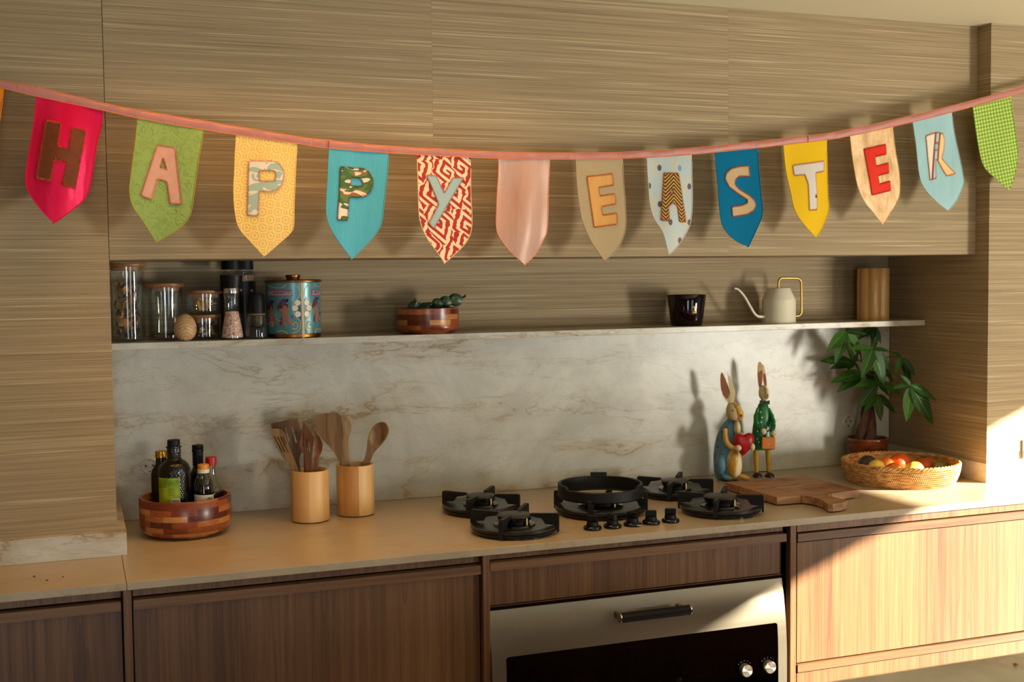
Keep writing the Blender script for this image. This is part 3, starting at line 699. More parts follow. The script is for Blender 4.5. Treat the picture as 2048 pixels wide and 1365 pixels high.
# ------------------------------------------------------------------ measuring helpers for the small things
RT, TW, UP = Vector((.939, -.344, 0)), Vector((-.344, -.939, 0)), Vector((0, 0, 1))
def ppm(p): return FPX/(Vector(p)-Vector(CAM)).dot(CF)
class Crop:
    """reads coordinates from an enlarged detail of the photograph"""
    def __init__(s, ox, oy, k): s.o = (ox, oy); s.k = k
    def __call__(s, x, y): return s.o[0]+x/s.k, s.o[1]+y/s.k
class Turned:
    """turned (round) objects standing at depth y; profile rows are (half width, row) in crop pixels"""
    def __init__(s, crop, cx, y, base, ymid=None):
        s.cr, s.cx, s.y, s.base = crop, cx, y, base
        px, py = crop(cx, ymid or 0); s.px = px
        q = at(px, py, y=y); s.c = Vector((q.x, y, base)); s.k = ppm((q.x, y, base+.05))*crop.k
    def z(s, row):
        if row is None: return s.base
        _, py = s.cr(s.cx, row); return at(s.px, py, x=None, y=s.y).z
    def prof(s, rows): return [(hw/s.k, s.z(r)) for hw, r in rows]
    def solid(s, g, rows, seg=36, **kw):
        p = s.prof(rows); p = [(0, p[0][1])]+p+[(0, p[-1][1])]
        return g.lathe(p, (s.c.x, s.c.y, 0), seg, **kw)
    def shell(s, g, rows, th, seg=36, floor=.004, **kw):
        """open vessel: rows from the top rim down to the base"""
        p = s.prof(rows); zi = p[-1][1]+floor
        inn = [(max(r-th, .001), max(z, zi)) for r, z in p if z > zi]+[(max(p[-1][0]-th, .001), zi)]
        return g.lathe([(0, p[-1][1])]+p[::-1]+inn+[(0, zi)], (s.c.x, s.c.y, 0), seg, **kw)
    def film(s, g, rows, seg=36, closed=True):
        p = s.prof(rows); return g.lathe(p+([(0, p[-1][1])] if closed else []), (s.c.x, s.c.y, 0), seg)
    def wrap(s, g, poly, r, eps, res=.004, holes=()):
        """thin print on the round wall: poly in (arc length from the side facing the room, z)"""
        t0 = math.atan2(CAM[1]-s.c.y, CAM[0]-s.c.x)
        def fn(a, b, q):
            t = t0+a/r; e = r+eps*(1-q*.9); return Vector((s.c.x+e*math.cos(t), s.c.y+e*math.sin(t), b))
        return g.sheet(poly, holes, fn, res)
    def arc(s, x, r, cx=None):
        """crop column -> arc length"""
        q = max(-.995, min(.995, (x-(cx or s.cx))/s.k/r)); return math.asin(q)*r
def text_mesh(body, size, depth=0., serif=False, shear=0):
    c = bpy.data.curves.new('lettering', 'FONT'); c.body = body; c.size = size; c.align_x = 'CENTER'; c.align_y = 'CENTER'; c.shear = shear
    o = bpy.data.objects.new('lettering', c); COL.objects.link(o)
    dg = bpy.context.evaluated_depsgraph_get(); me = o.evaluated_get(dg).to_mesh()
    V = [v.co.copy() for v in me.vertices]; F = [list(p.vertices) for p in me.polygons]
    o.evaluated_get(dg).to_mesh_clear(); bpy.data.objects.remove(o); bpy.data.curves.remove(c); return V, F
def text_round(g, tn, body, a0, z, r, size, stretch=1.):
    V, F = text_mesh(body, size); t0 = math.atan2(CAM[1]-tn.c.y, CAM[0]-tn.c.x); out = []
    for v in V:
        t = t0+(a0+v.x*stretch)/r; out.append((tn.c.x+(r+.0006)*math.cos(t), tn.c.y+(r+.0006)*math.sin(t), z+v.y))
    g.mesh(out, F, False)
def facing(p0, off=0., th=.006, fn=None):
    """map (right, up) offsets onto an upright board facing the room through p0"""
    p0 = Vector(p0)
    return lambda a, b, s: p0+RT*a+UP*b+TW*(off-s*th+(fn(a, b, s) if fn else 0))
def toab(pts, crop, p0):
    """crop pixels -> (right, up) offsets on the upright plane through p0"""
    p0 = Vector(p0); out = []
    for x, y in pts:
        px, py = crop(x, y); d = CF+(px-1024)/FPX*CR+(682.5-py)/FPX*CU
        t = (p0-Vector(CAM)).dot(TW)/d.dot(TW); q = Vector(CAM)+d*t-p0; out.append(Vector((q.dot(RT), q.z)))
    return out

# ------------------------------------------------------------------ wall sockets and switch
def socket(label, px, py, r, turned=0):
    p = at(px, py, y=0); s = thing('wall_socket', label, 'socket', (p.x, 0, p.z), None)
    rx = Matrix.Rotation(PI/2, 3, 'X')
    g = G(); g.lathe([(r*.86, -.002), (r, -.002), (r, .003), (r*.94, .0055), (r*.84, .005), (r*.82, -.002), (r*.80, -.006+.0045), (0, -.0015)], (p.x, 0, p.z), 40, rx); g.done('faceplate', 'cream', s)
    g = G(); a = math.radians(turned)
    for sg in (-1, 1):
        g.lathe([(0, .0), (.0030, .0), (.0030, .0012), (0, .0012)], (p.x+sg*.0098*math.cos(a), -.0009, p.z+sg*.0098*math.sin(a)), 14, rx)
    g.done('pin_hole', simple('pin_hole', (70, 52, 30), .7), s)
    g = G()
    for sg in (-1, 1): g.box(p.x-.003, p.x+.003, -.0042, -.0012, p.z+sg*r*.74-.002, p.z+sg*r*.74+.002)
    g.done('earth_clip', 'brassd', s)
socket('round cream wall socket behind the bottles', 299, 932, .0225)
socket('round cream wall socket beside the plant pot', 1696.5, 843, .0225)
p0, p1 = at(2043.5, 880, y=YR), at(2043.5, 917, y=YR)
sw = thing('light_switch', 'white wall switch on the sunlit wall at the right edge', 'switch', (p0.x+.035, YR, p1.z))
g = G(); g.box(p0.x, p0.x+.07, YR-.006, YR-.0003, p1.z, p0.z, .002); g.done('faceplate', simple('switch_white', (196, 200, 190), .4), sw)
g = G(); zc = (p0.z*.42+p1.z*.58)
g.box(p0.x+.002, p0.x+.068, YR-.0085, YR-.0062, p1.z+.003, (p0.z+p1.z)/2-.002, .001); g.done('rocker', simple('switch_rocker', (214, 220, 212), .4), sw)
g = G(); zm = (p0.z+p1.z)/2
g.mesh([(p0.x+.0035, YR-.0065, zm+.003), (p0.x+.017, YR-.0065, zm+.003), (p0.x+.010, YR-.0065, zm+.012)], [(0, 1, 2)], False)
g.box(p0.x+.003, p0.x+.017, YR-.0092, YR-.0086, zm-.0055, zm-.0040); g.box(p0.x+.006, p0.x+.010, YR-.0092, YR-.0086, zm-.015, zm-.0055)
g.done('printed_symbol', simple('switch_ink', (70, 76, 60), .6), sw)

# ------------------------------------------------------------------ bowl of bottles
K1 = Crop(270, 860, 5.933)
cb = at(372.5, 1066, z=0)
bowl = thing('wooden_bowl', 'round acacia block bowl holding the oil and vinegar bottles', 'bowl', (cb.x, cb.y, 0))
g = G(); g.lathe([(0, 0), (.082, 0), (.100, .004), (.114, .014), (.119, .030), (.1195, .100), (.1175, .1025), (.1105, .1025), (.109, .100), (.108, .020), (.098, .011), (0, .011)], cb, 64, uvw=7.2); g.done('bowl_body', 'blocks', bowl)
dkg = Mat('dark_bottle_glass', C(16, 12, 5), .08); dkg.b.inputs['Coat Weight'].default_value = .3
brg = Mat('brown_bottle_glass', C(26, 12, 5), .1)
def diamond():
    m = Mat('cut_dark_glass', C(12, 9, 4), .07); uv = m.co(kind='UV'); s_ = m.t.nodes.new('ShaderNodeSeparateXYZ'); m.link(s_.inputs[0], uv)
    a = m.math('SINE', m.math('MULTIPLY', m.math('ADD', m.math('MULTIPLY', s_.outputs[0], 2.), s_.outputs[1]), 60.)); b = m.math('SINE', m.math('MULTIPLY', m.math('SUBTRACT', m.math('MULTIPLY', s_.outputs[0], 2.), s_.outputs[1]), 60.))
    return m.bump(m.math('MULTIPLY', m.math('ADD', a, b), .5), .22, .0015).m
MT['diamond'] = diamond()
FB = .0115
def bottle(label, cx, y, glass, body, caps, film=False):
    t = Turned(K1, cx, y, FB, 600); b = thing('bottle', label, 'bottle', (t.c.x, t.c.y, FB), 'bottles in the wooden bowl')
    g = G()
    if film: t.film(g, body+[(body[-1][0]*.96, None)])
    else: t.solid(g, body+[(body[-1][0]*.96, None)])
    g.done('bottle_body', glass, b)
    for nm, rows, m in caps: g = G(); t.solid(g, rows); g.done(nm, m, b)
    return t, b
goldcap = simple('gold_screw_cap', (206, 156, 56), .32, 1.)
t, b = bottle('dark ribbed-glass oil bottle with a black cap and lime green label', 470, -.235, 'diamond', [(72, 183), (76, 192), (92, 194), (93, 206), (80, 212), (79, 330), (95, 352), (130, 378), (165, 415), (182, 460), (185, 520), (185, 700)], [('cap', [(66, 117), (73, 121), (75, 178), (70, 182)], 'black')])
r = 185/t.k; aL, aR = t.arc(293, r), t.arc(530, r); zt_, zb = t.z(546), t.z(870)
lm = Mat('lime_label', rough=.5); lx_, lz_ = xz(lm); lf = lm.noise(lm.co(20, 20, 20), 1, 2)
lm.set(Base_Color=lm.ramp(lf, (.35, C(86, 128, 14)), (.5, C(158, 178, 26)), (.65, C(196, 200, 40))))
g = G(); t.wrap(g, [(aL, zb), (aR, zb), (aR, zt_), (aL, zt_)], r, .0007); lb = g.done('label', lm.m, b)
g = G(); ink = simple('label_ink', (74, 108, 14), .6)
for i in range(9):
    zz = t.z(570+i*11); g_l = t.arc(330, r); t.wrap(g, [(t.arc(300, r), zz), (t.arc(300+90-7*(i % 3), r), zz), (t.arc(390-7*(i % 3), r), zz+.0008), (t.arc(300, r), zz+.0008)], r, .0012, .004)
for i in range(7):
    zz = t.z(670+i*14); t.wrap(g, [(t.arc(395, r), zz), (t.arc(482-9*(i % 2), r), zz), (t.arc(482-9*(i % 2), r), zz+.0008), (t.arc(395, r), zz+.0008)], r, .0012, .004)
    zz = t.z(690+i*17); t.wrap(g, [(t.arc(302, r), zz), (t.arc(350-12*(i % 2), r), zz), (t.arc(350-12*(i % 2), r), zz+.0008), (t.arc(302, r), zz+.0008)], r, .0012, .004)
g.done('label_text', ink, lb)
g = G(); t.wrap(g, [(t.arc(428, r), t.z(850)), (t.arc(524, r), t.z(850)), (t.arc(524, r), t.z(788)), (t.arc(428, r), t.z(788))], r, .0010); g.done('barcode_panel', simple('barcode_white', (206, 206, 196), .6), lb)
g = G()
for i in range(10):
    x = 436+i*8; t.wrap(g, [(t.arc(x, r), t.z(840)), (t.arc(x+3+(i*7 % 3), r), t.z(840)), (t.arc(x+3+(i*7 % 3), r), t.z(800)), (t.arc(x, r), t.z(800))], r, .0013, .02)
g.done('barcode', simple('barcode_ink', (40, 40, 40), .6), lb)
bottle('brown glass bottle with a gold screw cap in front of the wall socket', 318, -.175, brg.m, [(60, 326), (63, 345), (66, 400), (90, 440), (112, 480), (121, 525), (122, 640)], [('cap', [(62, 249), (68, 254), (66, 272), (69, 277), (66, 296), (69, 301), (68, 325)], goldcap)])
bottle('slim dark bottle with a black sleeve and cap behind the orange-capped one', 753, -.137, dkg.m, [(60, 262), (61, 440), (74, 468), (96, 500), (104, 560), (104, 700)], [('cap', [(60, 179), (66, 183), (66, 215), (62, 222), (68, 232), (68, 258), (62, 264)], 'black'), ('sleeve', [(62.5, 263), (62.5, 420)], 'black')])
liq = m_glass('bottle_glass', (238, 240, 228))
t, b = bottle('clear bottle with an orange cap and a white label', 815, -.253, liq, [(60, 508), (66, 530), (92, 585), (110, 650), (114, 700), (114, 820)], [('cap', [(58, 408), (66, 414), (67, 466)], simple('orange_cap', (222, 142, 40), .4)), ('collar', [(68, 467), (71, 470), (71, 508)], simple('white_collar', (226, 220, 206), .4))], True)
g = G(); t.solid(g, [(88, 600), (106, 650), (111, 700), (111, 860)]); g.done('liquid', m_glass('vinegar', (214, 208, 186), .3), b)
r = 114/t.k; g = G(); t.wrap(g, [(t.arc(706, r), t.z(860)), (t.arc(924, r), t.z(860)), (t.arc(924, r), t.z(765)), (t.arc(706, r), t.z(752))], r, .0006); lb = g.done('label', simple('paper_label', (214, 210, 196), .6), b)
g = G(); t.wrap(g, [(t.arc(838, r), t.z(812)), (t.arc(905, r), t.z(806)), (t.arc(868, r), t.z(784))], r, .001); g.done('label_emblem', simple('label_blue', (70, 140, 176), .6), lb)
t, b = bottle('clear flared bottle with a red cap behind the orange-capped one', 907, -.190, liq, [(54, 420), (56, 520), (66, 570), (90, 620), (122, 668), (140, 715), (141, 860)], [('cap', [(58, 322), (65, 328), (67, 400), (62, 402), (62, 420)], simple('red_cap', (176, 22, 26), .35))], True)
g = G(); t.solid(g, [(128, 715), (136, 740), (136, 880)]); g.done('liquid', simple('dark_sauce', (44, 26, 14), .2), b)

# ------------------------------------------------------------------ bamboo pots and wooden utensils
K2 = Crop(520, 810, 5.46)
def pot(label, cx, base_row, top_row, hw, cxt):
    px, py = K2(cx, base_row); c = at(px, py, z=0); k = ppm(c+Vector((0, 0, .07)))*5.46; r = hw/k
    H = at(*K2(cxt, top_row), y=c.y).z
    p = thing('utensil_pot', label, 'utensil holder', (c.x, c.y, 0), 'bamboo utensil pots')
    g = G(); g.lathe([(0, .0), (r*.95, .0), (r*.95, .003), (0, .003)], c, 48); g.done('foot', simple('pot_foot', (70, 46, 26), .7), p)
    g = G(); g.lathe([(0, .0032), (r*.99, .0032), (r, .006), (r, H-.002), (r-.001, H), (r-.008, H), (r-.009, H-.002), (r-.009, .010), (0, .010)], c, 56); g.done('pot_body', 'bamboo', p)
    return c
c1 = pot('bamboo utensil pot holding the slotted turners, nearer the bottles', 553, 1262, 708, 208, 541)
c2 = pot('bamboo utensil pot holding the wide spatula and round spoon', 1047, 1195, 648, 203, 1036)
def utensil(name, label, base, off, m, outline, holes=(), th=.006, fn=None, smooth=True, res=.008, sm=False, grp=None):
    o2 = toab(outline, K2, base)
    if sm: o2 = cr([(p.x, p.y, 0) for p in o2], 3, True)
    g = G(); g.sheet([Vector((p[0], p[1])) for p in o2], [toab(h, K2, base) for h in holes], facing(base, off, th, fn), res, smooth=False)
    o = g.done(name, m); tag(o, label, 'utensil', grp or 'wooden kitchen utensils'); return centered(o)
def slot(x0, y0, x1, y1, w): 
    dx, dy = x1-x0, y1-y0; L = math.hypot(dx, dy); nx, ny = -dy/L*w, dx/L*w; ux, uy = dx/L*w, dy/L*w
    return [(x0+nx, y0+ny), (x0-ux*.8, y0-uy*.8), (x0-nx, y0-ny), (x1-nx, y1-ny), (x1+ux*.8, y1+uy*.8), (x1+nx, y1+ny)]
utensil('slotted_turner', 'broad dark slotted turner with a straight top edge in the left pot', c1, -.022, 'teakd', [(103, 213), (392, 161), (412, 225), (432, 300), (464, 462), (448, 520), (425, 560), (412, 620), (420, 730), (470, 960), (425, 965), (375, 720), (350, 650), (240, 555), (160, 480), (128, 370)], [slot(332, 258, 378, 425, 10), slot(262, 270, 300, 420, 10)])
utensil('slotted_spatula', 'wooden slotted spatula with four long slots at the front of the left pot', c1, .012, 'teak', [(130, 268), (150, 256), (185, 256), (245, 262), (275, 300), (292, 335), (330, 455), (372, 560), (436, 728), (505, 960), (455, 970), (398, 735), (350, 685), (260, 570), (200, 475), (158, 390), (133, 320)], [slot(166, 345, 246, 505, 7), slot(200, 345, 280, 508, 7), slot(236, 345, 318, 515, 7), slot(262, 345, 300, 430, 5)])
utensil('pointed_turner', 'slotted turner with a slanted pointed tip in the left pot', c1, .026, 'olive', [(490, 177), (532, 235), (570, 292), (604, 345), (590, 470), (580, 560), (574, 733), (580, 980), (530, 980), (522, 730), (512, 590), (500, 540), (462, 470), (452, 410), (470, 290)], [slot(490, 300, 497, 432, 7), slot(519, 352, 533, 490, 7), slot(546, 362, 557, 500, 7)])
bw_ = lambda cx, cy, rx, ry, d, rot=0.: (lambda a, b, s: -d*max(0, 1-((((a-cx)*math.cos(rot)+(b-cy)*math.sin(rot))/rx)**2+((-(a-cx)*math.sin(rot)+(b-cy)*math.cos(rot))/ry)**2)) if s == 0 else 0)
q = toab([(628, 430)], K2, c1)[0]
utensil('olive_wood_spoon', 'dark olive-wood spoon with a deep bowl at the right of the left pot', c1, .006, 'olive', [(585, 306), (615, 318), (640, 340), (668, 392), (682, 440), (678, 490), (660, 540), (640, 575), (632, 640), (642, 730), (625, 960), (570, 960), (582, 730), (592, 640), (596, 560), (585, 480)], th=.012, fn=bw_(q.x, q.y, .016, .036, .010), sm=True, res=.005)
utensil('round_spoon', 'reddish spoon mostly hidden behind the pointed turner', c1, -.010, 'olive', [(428, 320), (440, 296), (470, 284), (510, 300), (530, 360), (520, 430), (500, 500), (500, 640), (515, 940), (480, 940), (470, 600), (462, 470), (438, 400)], th=.008, sm=True)
utensil('wide_spatula', 'wide flat wooden spatula with a rounded square end in the right pot', c2, .008, 'teak', [(592, 150), (597, 128), (618, 108), (720, 92), (818, 79), (850, 88), (880, 118), (905, 250), (915, 330), (905, 400), (912, 500), (942, 675), (985, 960), (930, 960), (880, 655), (860, 600), (812, 512), (760, 450), (682, 372), (640, 300), (610, 222)])
utensil('slotted_spoon', 'pale slotted spoon behind the wide spatula in the right pot', c2, -.012, 'pale', [(860, 130), (895, 118), (925, 130), (965, 166), (988, 228), (985, 292), (965, 350), (955, 400), (960, 560), (976, 680), (1010, 960), (965, 960), (935, 680), (906, 560), (894, 480), (880, 380), (850, 240)], [slot(922, 192, 941, 335, 8)], th=.008)
q = toab([(1287, 318)], K2, c2)[0]
utensil('wooden_spoon', 'round-headed wooden spoon leaning right in the right pot', c2, -.005, 'teak', [(1290, 203), (1340, 198), (1378, 218), (1403, 275), (1398, 315), (1370, 380), (1320, 445), (1245, 525), (1207, 610), (1180, 668), (1090, 900), (1050, 890), (1097, 665), (1140, 590), (1163, 480), (1172, 390), (1192, 310), (1236, 238)], th=.014, fn=bw_(q.x, q.y, .024, .037, .011, -.45), sm=True, res=.005)

# ------------------------------------------------------------------ shelf: jars, mills, tin
K3, K4, K5, K6, K7 = Crop(200, 500, 4.267), Crop(340, 500, 6.825), Crop(500, 530, 8.533), Crop(760, 550, 8.533), Crop(1300, 520, 3.657)
def lump(g, c, r, flat=.5, seed=0):
    rr = random.Random(seed); ax = Euler((rr.uniform(0, 6), rr.uniform(0, 6), rr.uniform(0, 6))).to_matrix()
    a, b, d = rr.uniform(.7, 1.1), rr.uniform(.7, 1.1), flat*rr.uniform(.5, 1.2)
    ph = [rr.uniform(0, 6) for _ in range(3)]
    g.ell(c, r*a, r*b, r*d, ax, 9, 6, lambda t, q, z: q*(1+.3*math.sin(2*t+ph[0]+z*3)+.15*math.sin(5*t+ph[1])))
def content(name, label, t, r, z0, z1, n, size, mats, flat=.5, cat='food', seed=1):
    rr = random.Random(seed); g = G()
    for i in range(n):
        a = rr.uniform(0, 2*PI); q = (r-size*1.3)*math.sqrt(rr.random()); g.mi = rr.randrange(len(mats))
        lump(g, (t.c.x+q*math.cos(a), t.c.y+q*math.sin(a), z0+size*.9+(z1-z0-size*.9)*(i+.5)/n), size*rr.uniform(.6, 1.05), flat, i+seed*100)
    o = g.done(name, mats); tag(o, label, cat, None, 'stuff'); return o
def jar(label, cx, y, base, hw, top, lid_hw, lid0, lid1, plug=True):
    """sizes in full-frame pixels"""
    P1 = Crop(0, 0, 1); t = Turned(P1, cx, y, base, (top+lid0)/2); j = thing('glass_jar', label, 'jar', (t.c.x, t.c.y, base), 'lidded glass jars on the shelf')
    g = G(); r = hw/t.k; zt_ = t.z(lid1)-.0004
    g.lathe([(r, zt_), (r, base+.006), (r*.94, base+.0008), (0, base+.0008)], (t.c.x, t.c.y, 0), 40); body = g.done('jar_body', 'glass', j)
    g = G(); g.lathe([(r*.93, zt_), (r*.93, base+.008), (0, base+.006)], (t.c.x, t.c.y, 0), 40); g.done('inner_wall', 'glass', body)
    lr = lid_hw/t.k; l0 = t.z(lid0)
    g = G(); g.lathe([(0, zt_+.0006), (lr-.001, zt_+.0006), (lr, zt_+.002), (lr, l0-.002), (lr-.002, l0), (0, l0)], (t.c.x, t.c.y, 0), 40); l = g.done('lid', 'lidwood', j)
    if plug: g = G(); g.lathe([(0, zt_-.011), (r*.88, zt_-.011), (r*.91, zt_-.008), (r*.91, zt_), (0, zt_)], (t.c.x, t.c.y, 0), 32); g.done('stopper', simple('stopper_seal', (150, 112, 84), .5), l)
    return t, r, zt_, l0
mush = [simple('dried_mushroom_dark', (92, 70, 50), .9), simple('dried_mushroom_mid', (140, 110, 80), .9), simple('dried_mushroom_tan', (184, 134, 82), .9), simple('dried_mushroom_grey', (56, 46, 40), .9)]
t, r, zt_, _ = jar('tall glass jar of dried mushrooms with a wooden lid against the left wall', 254, -.088, ZS, 33.5, 600, 38, 527, 533.5)
content('dried_mushrooms', 'dried mushroom pieces filling the tall glass jar', t, r*.90, ZS+.008, t.z(566), 230, .0140, mush, .35)
t, r, zt_, _ = jar('half-height glass jar nearly empty with a wooden lid', 330, -.070, ZS, 34, 620, 38.5, 566.5, 574.5)
g = G(); g.lathe([(0, ZS+.0075), (r*.9, ZS+.0075), (r*.9, ZS+.016), (r*.4, ZS+.013), (0, ZS+.012)], (t.c.x, t.c.y, 0), 32); tag(g.done('ground_spice', Mat('red_brown_spice', C(98, 44, 22), .9).m), 'thin layer of red-brown spice at the bottom of the empty-looking jar', 'spice', None, 'stuff')
t, r, zt_, l0 = jar('low glass jar of nuts at the bottom of the stack behind the egg', 405, -.085, ZS, 33.5, 655, 37.5, 629, 635.5)
content('mixed_nuts', 'mixed nuts and seeds in the lower stacked jar', t, r*.9, ZS+.008, t.z(652), 120, .0075, [simple('nut_tan', (170, 130, 82), .8), simple('nut_brown', (112, 66, 36), .8), simple('nut_dark', (60, 36, 26), .8), simple('nut_pale', (196, 172, 130), .8)], .7, seed=2)
t, r, zt_, _ = jar('low glass jar of crackers on top of the nut jar', 406, -.085, l0+.0006, 33.5, 605, 37.5, 580.5, 587.5)
rr = random.Random(5); g = G()
for i in range(14):
    a = rr.uniform(0, 2*PI); q = r*.45*rr.random(); rot = Euler((rr.uniform(-.35, .35)+(PI/2 if i % 4 == 0 else 0), rr.uniform(-.3, .3), rr.uniform(0, 6))).to_matrix()
    cz = t.base+.013+.0026*i; cx_, cy_ = t.c.x+q*math.cos(a), t.c.y+q*math.sin(a)
    if i % 4 == 0: cz = t.base+.026
    g.box(cx_-.016, cx_+.016, cy_-.014, cy_+.014, cz-.002, cz+.002, .0015, rot)
tag(g.done('crackers', Mat('cracker', C(206, 158, 92), .8).m), 'golden crackers heaped in the upper stacked jar', 'crackers', None, 'stuff')
# egg
t = Turned(K4, 208, -.166, ZS, 1060); k = t.k; zt_ = t.z(872); H = zt_-ZS; rE = 150/k
eg = thing('wooden_egg', 'pale wooden egg with tiny painted flowers at the shelf front', 'egg', (t.c.x, t.c.y, ZS))
prof = [(0, ZS)]
for i in range(1, 25):
    u = i/24; a = PI*u; rz = math.sin(a)*rE*(1+.10*math.cos(a)); prof.append((rz if i < 24 else 0, ZS+H*(1-math.cos(a))/2))
g = G(); g.lathe(prof, (t.c.x, t.c.y, 0), 40); g.done('egg_body', m_eggwood(), eg)
g = G(); bl = [simple('flower_brown', (96, 52, 40), .6), simple('flower_blue', (150, 160, 170), .6), simple('flower_black', (50, 40, 30), .6)]
for i, x in enumerate((75, 135, 208, 288, 342)):
    g.mi = (0, 0, 2, 1, 0)[i]; w = (5, 11, 15, 15, 7)[i]; rz = rE*1.006; zc_ = t.z(1066)
    for q in range(5):
        a = 2*PI*q/5; t.wrap(g, [(t.arc(x, rz)+(math.cos(a)*.6+.42*math.cos(b_))*w*.5/k, zc_+(math.sin(a)*.6+.42*math.sin(b_))*17*.5/k) for b_ in (0, 1.05, 2.1, 3.14, 4.2, 5.24)], rz, .0008, .02)
for x in (185, 265): g.mi = 2; t.wrap(g, [(t.arc(x-3, rE*.62), t.z(1243)), (t.arc(x+3, rE*.62), t.z(1243)), (t.arc(x+3, rE*.62), t.z(1222)), (t.arc(x-3, rE*.62), t.z(1222))], rE*.66, .001, .02)
g.done('painted_flowers', bl, eg)
# mills
def mill(label, cap, ring, glass, cx, y, ym=700, capm='black'):
    t = Turned(K4, cx, y, ZS, ym); m_ = thing('spice_mill', label, 'spice mill', (t.c.x, t.c.y, ZS), 'spice mills on the shelf')
    g = G(); t.solid(g, cap); g.done('cap', capm, m_)
    if ring: g = G(); t.solid(g, ring[0]); g.done('collar', ring[1], m_)
    g = G(); t.film(g, glass+[(glass[-1][0]*.97, None)]); g.done('mill_glass', 'glass', m_)
    return t, m_
t, mm = mill('clear spice mill of pink salt with a flared black cap', [(140, 346), (152, 352), (128, 521)], ([(112, 522), (113, 527), (113, 592), (108, 594)], 'steelc'), [(108, 594), (106, 610), (95, 700), (97, 780), (115, 950), (142, 1110), (152, 1180)], 842, -.142)
g = G(); t.solid(g, [(20, 835), (80, 842), (90, 860), (106, 950), (134, 1110), (143, 1180), (140, 1195)])
ps = Mat('pink_salt', rough=.7); k_ = ps.n('TexVoronoi', 1, None, Vector=ps.co(), Scale=330.); ps.set(Base_Color=ps.ramp(ps.n('SeparateColor', 0, None, Color=k_), (.05, C(160, 92, 74)), (.2, C(214, 158, 138)), (.6, C(226, 180, 162)), (.9, C(240, 216, 202)))); tag(g.done('pink_salt', ps.bump(ps.n('SeparateColor', 0, None, Color=k_), .6, .003).m), 'coarse pink salt inside the clear spice mill', 'salt', None, 'stuff')
t, mm = mill('squat clear spice mill with a tall rounded black cap beside the tin', [(70, 592), (98, 600), (108, 625), (114, 740), (119, 862)], ([(120, 866), (122, 870), (122, 888), (118, 892)], simple('mill_ring', (112, 84, 56), .5)), [(118, 893), (132, 900), (146, 990), (157, 1110), (158, 1180)], 1174, -.142)
g = G(); t.solid(g, [(60, 1040), (110, 1060), (130, 1150), (134, 1195)]); tag(g.done('peppercorns', Mat('peppercorn', C(34, 26, 22), .8).m), 'dark peppercorns in the squat spice mill', 'pepper', None, 'stuff')
for lab, cx, y, ax_ in (('tall black-labelled mill behind the pink salt mill', 848, -.075, 118), ('tall black-labelled mill reading SEL, right of its twin', 1012, -.0185, 105)):
    t, mm = mill(lab, [(118, 96), (128, 104), (133, 200), (136, 270)], ([(104, 271), (106, 290), (128, 306), (134, 312), (134, 318), (128, 320)], 'glass'), [(140, 318), (148, 330), (150, 430), (150, 1100)], cx, y)
    g = G(); t.solid(g, [(120, 340), (134, 350), (134, 424)]); g.done('salt_fill', ps.m, mm)
    r = 150/t.k; g = G(); g.lathe([(r+.0006, t.z(430)), (r+.0006, ZS+.002), (r*.9, ZS+.001)], (t.c.x, t.c.y, 0), 40); lb = g.done('label', simple('black_label', (12, 11, 12), .45), mm)
    g = G(); text_round(g, t, 'SEL', t.arc(cx+ax_, r), t.z(558), r+.0008, .0100); g.done('label_text', simple('label_white', (206, 204, 196), .6), lb)
    g = G()
    for row, a, b in ((470, 40, 128), (496, 44, 132)): t.wrap(g, [(t.arc(cx+a, r), t.z(row)), (t.arc(cx+b, r), t.z(row)), (t.arc(cx+b, r), t.z(row)+.0007), (t.arc(cx+a, r), t.z(row)+.0007)], r, .0011, .02)
    g.done('label_lines', simple('label_grey', (120, 118, 110), .6), lb)
# biscuit tin
t = Turned(K5, 744, -.105, ZS, 800); k = t.k; r = 455/k
tin = thing('biscuit_tin', 'round teal biscuit tin with gilded cherub print and lid', 'tin', (t.c.x, t.c.y, ZS))
teal = Mat('tin_teal', rough=.3); f_ = teal.noise(teal.co(60, 60, 60), 1, 3); teal.set(Base_Color=teal.mix(f_, C(70, 124, 132), C(112, 168, 172))); teal.b.inputs['Metallic'].default_value = .25
zb0, zb1 = t.z(1165), t.z(300)
g = G(); g.lathe([(r*.985, ZS+.006), (r, ZS+.008), (r, zb1), (0, zb1)], (t.c.x, t.c.y, 0), 64); tb = g.done('tin_body', teal.m, tin)
g = G(); g.lathe([(0, ZS), (r*.97, ZS), (r*1.005, ZS+.003), (r*1.005, zb0), (r*1.001, zb0+.001)], (t.c.x, t.c.y, 0), 64); g.done('gilt_base_band', 'brassd', tin)
rl = 484/k; zl0, zl1 = t.z(300), t.z(256)
g = G(); g.lathe([(0, zl0-.0002+.0004), (rl*.985, zl0+.0004), (rl, zl0+.002), (rl, zl1-.0015), (rl*.985, zl1), (rl*.8, zl1+.0008), (rl*.3, zl1+.0014), (0, zl1+.0014)], (t.c.x, t.c.y, 0), 64); ld = g.done('lid', 'brassd', tin)
g = G(); z0_ = zl1+.0014; z1_ = t.z(170); rk = 127/k; g.lathe([(0, z0_), (rk*.86, z0_), (rk*.9, z0_+(z1_-z0_)*.45), (rk, z0_+(z1_-z0_)*.55), (rk, z1_-.0015), (rk*.9, z1_), (0, z1_)], (t.c.x, t.c.y, 0), 40); g.done('lid_knob', 'brassd', ld)
A_ = lambda x: t.arc(x, r); cols = dict(gilt=(206, 172, 116), cream=(226, 214, 192), lilac=(176, 150, 168), skin=(168, 108, 82), hair=(96, 40, 24), wing=(84, 62, 120), dark=(34, 22, 40), deep=(26, 74, 84), rust=(150, 74, 50))
tm = [simple('tin_print_'+k_, v, .35) for k_, v in cols.items()]; ix = {k_: i for i, k_ in enumerate(cols)}
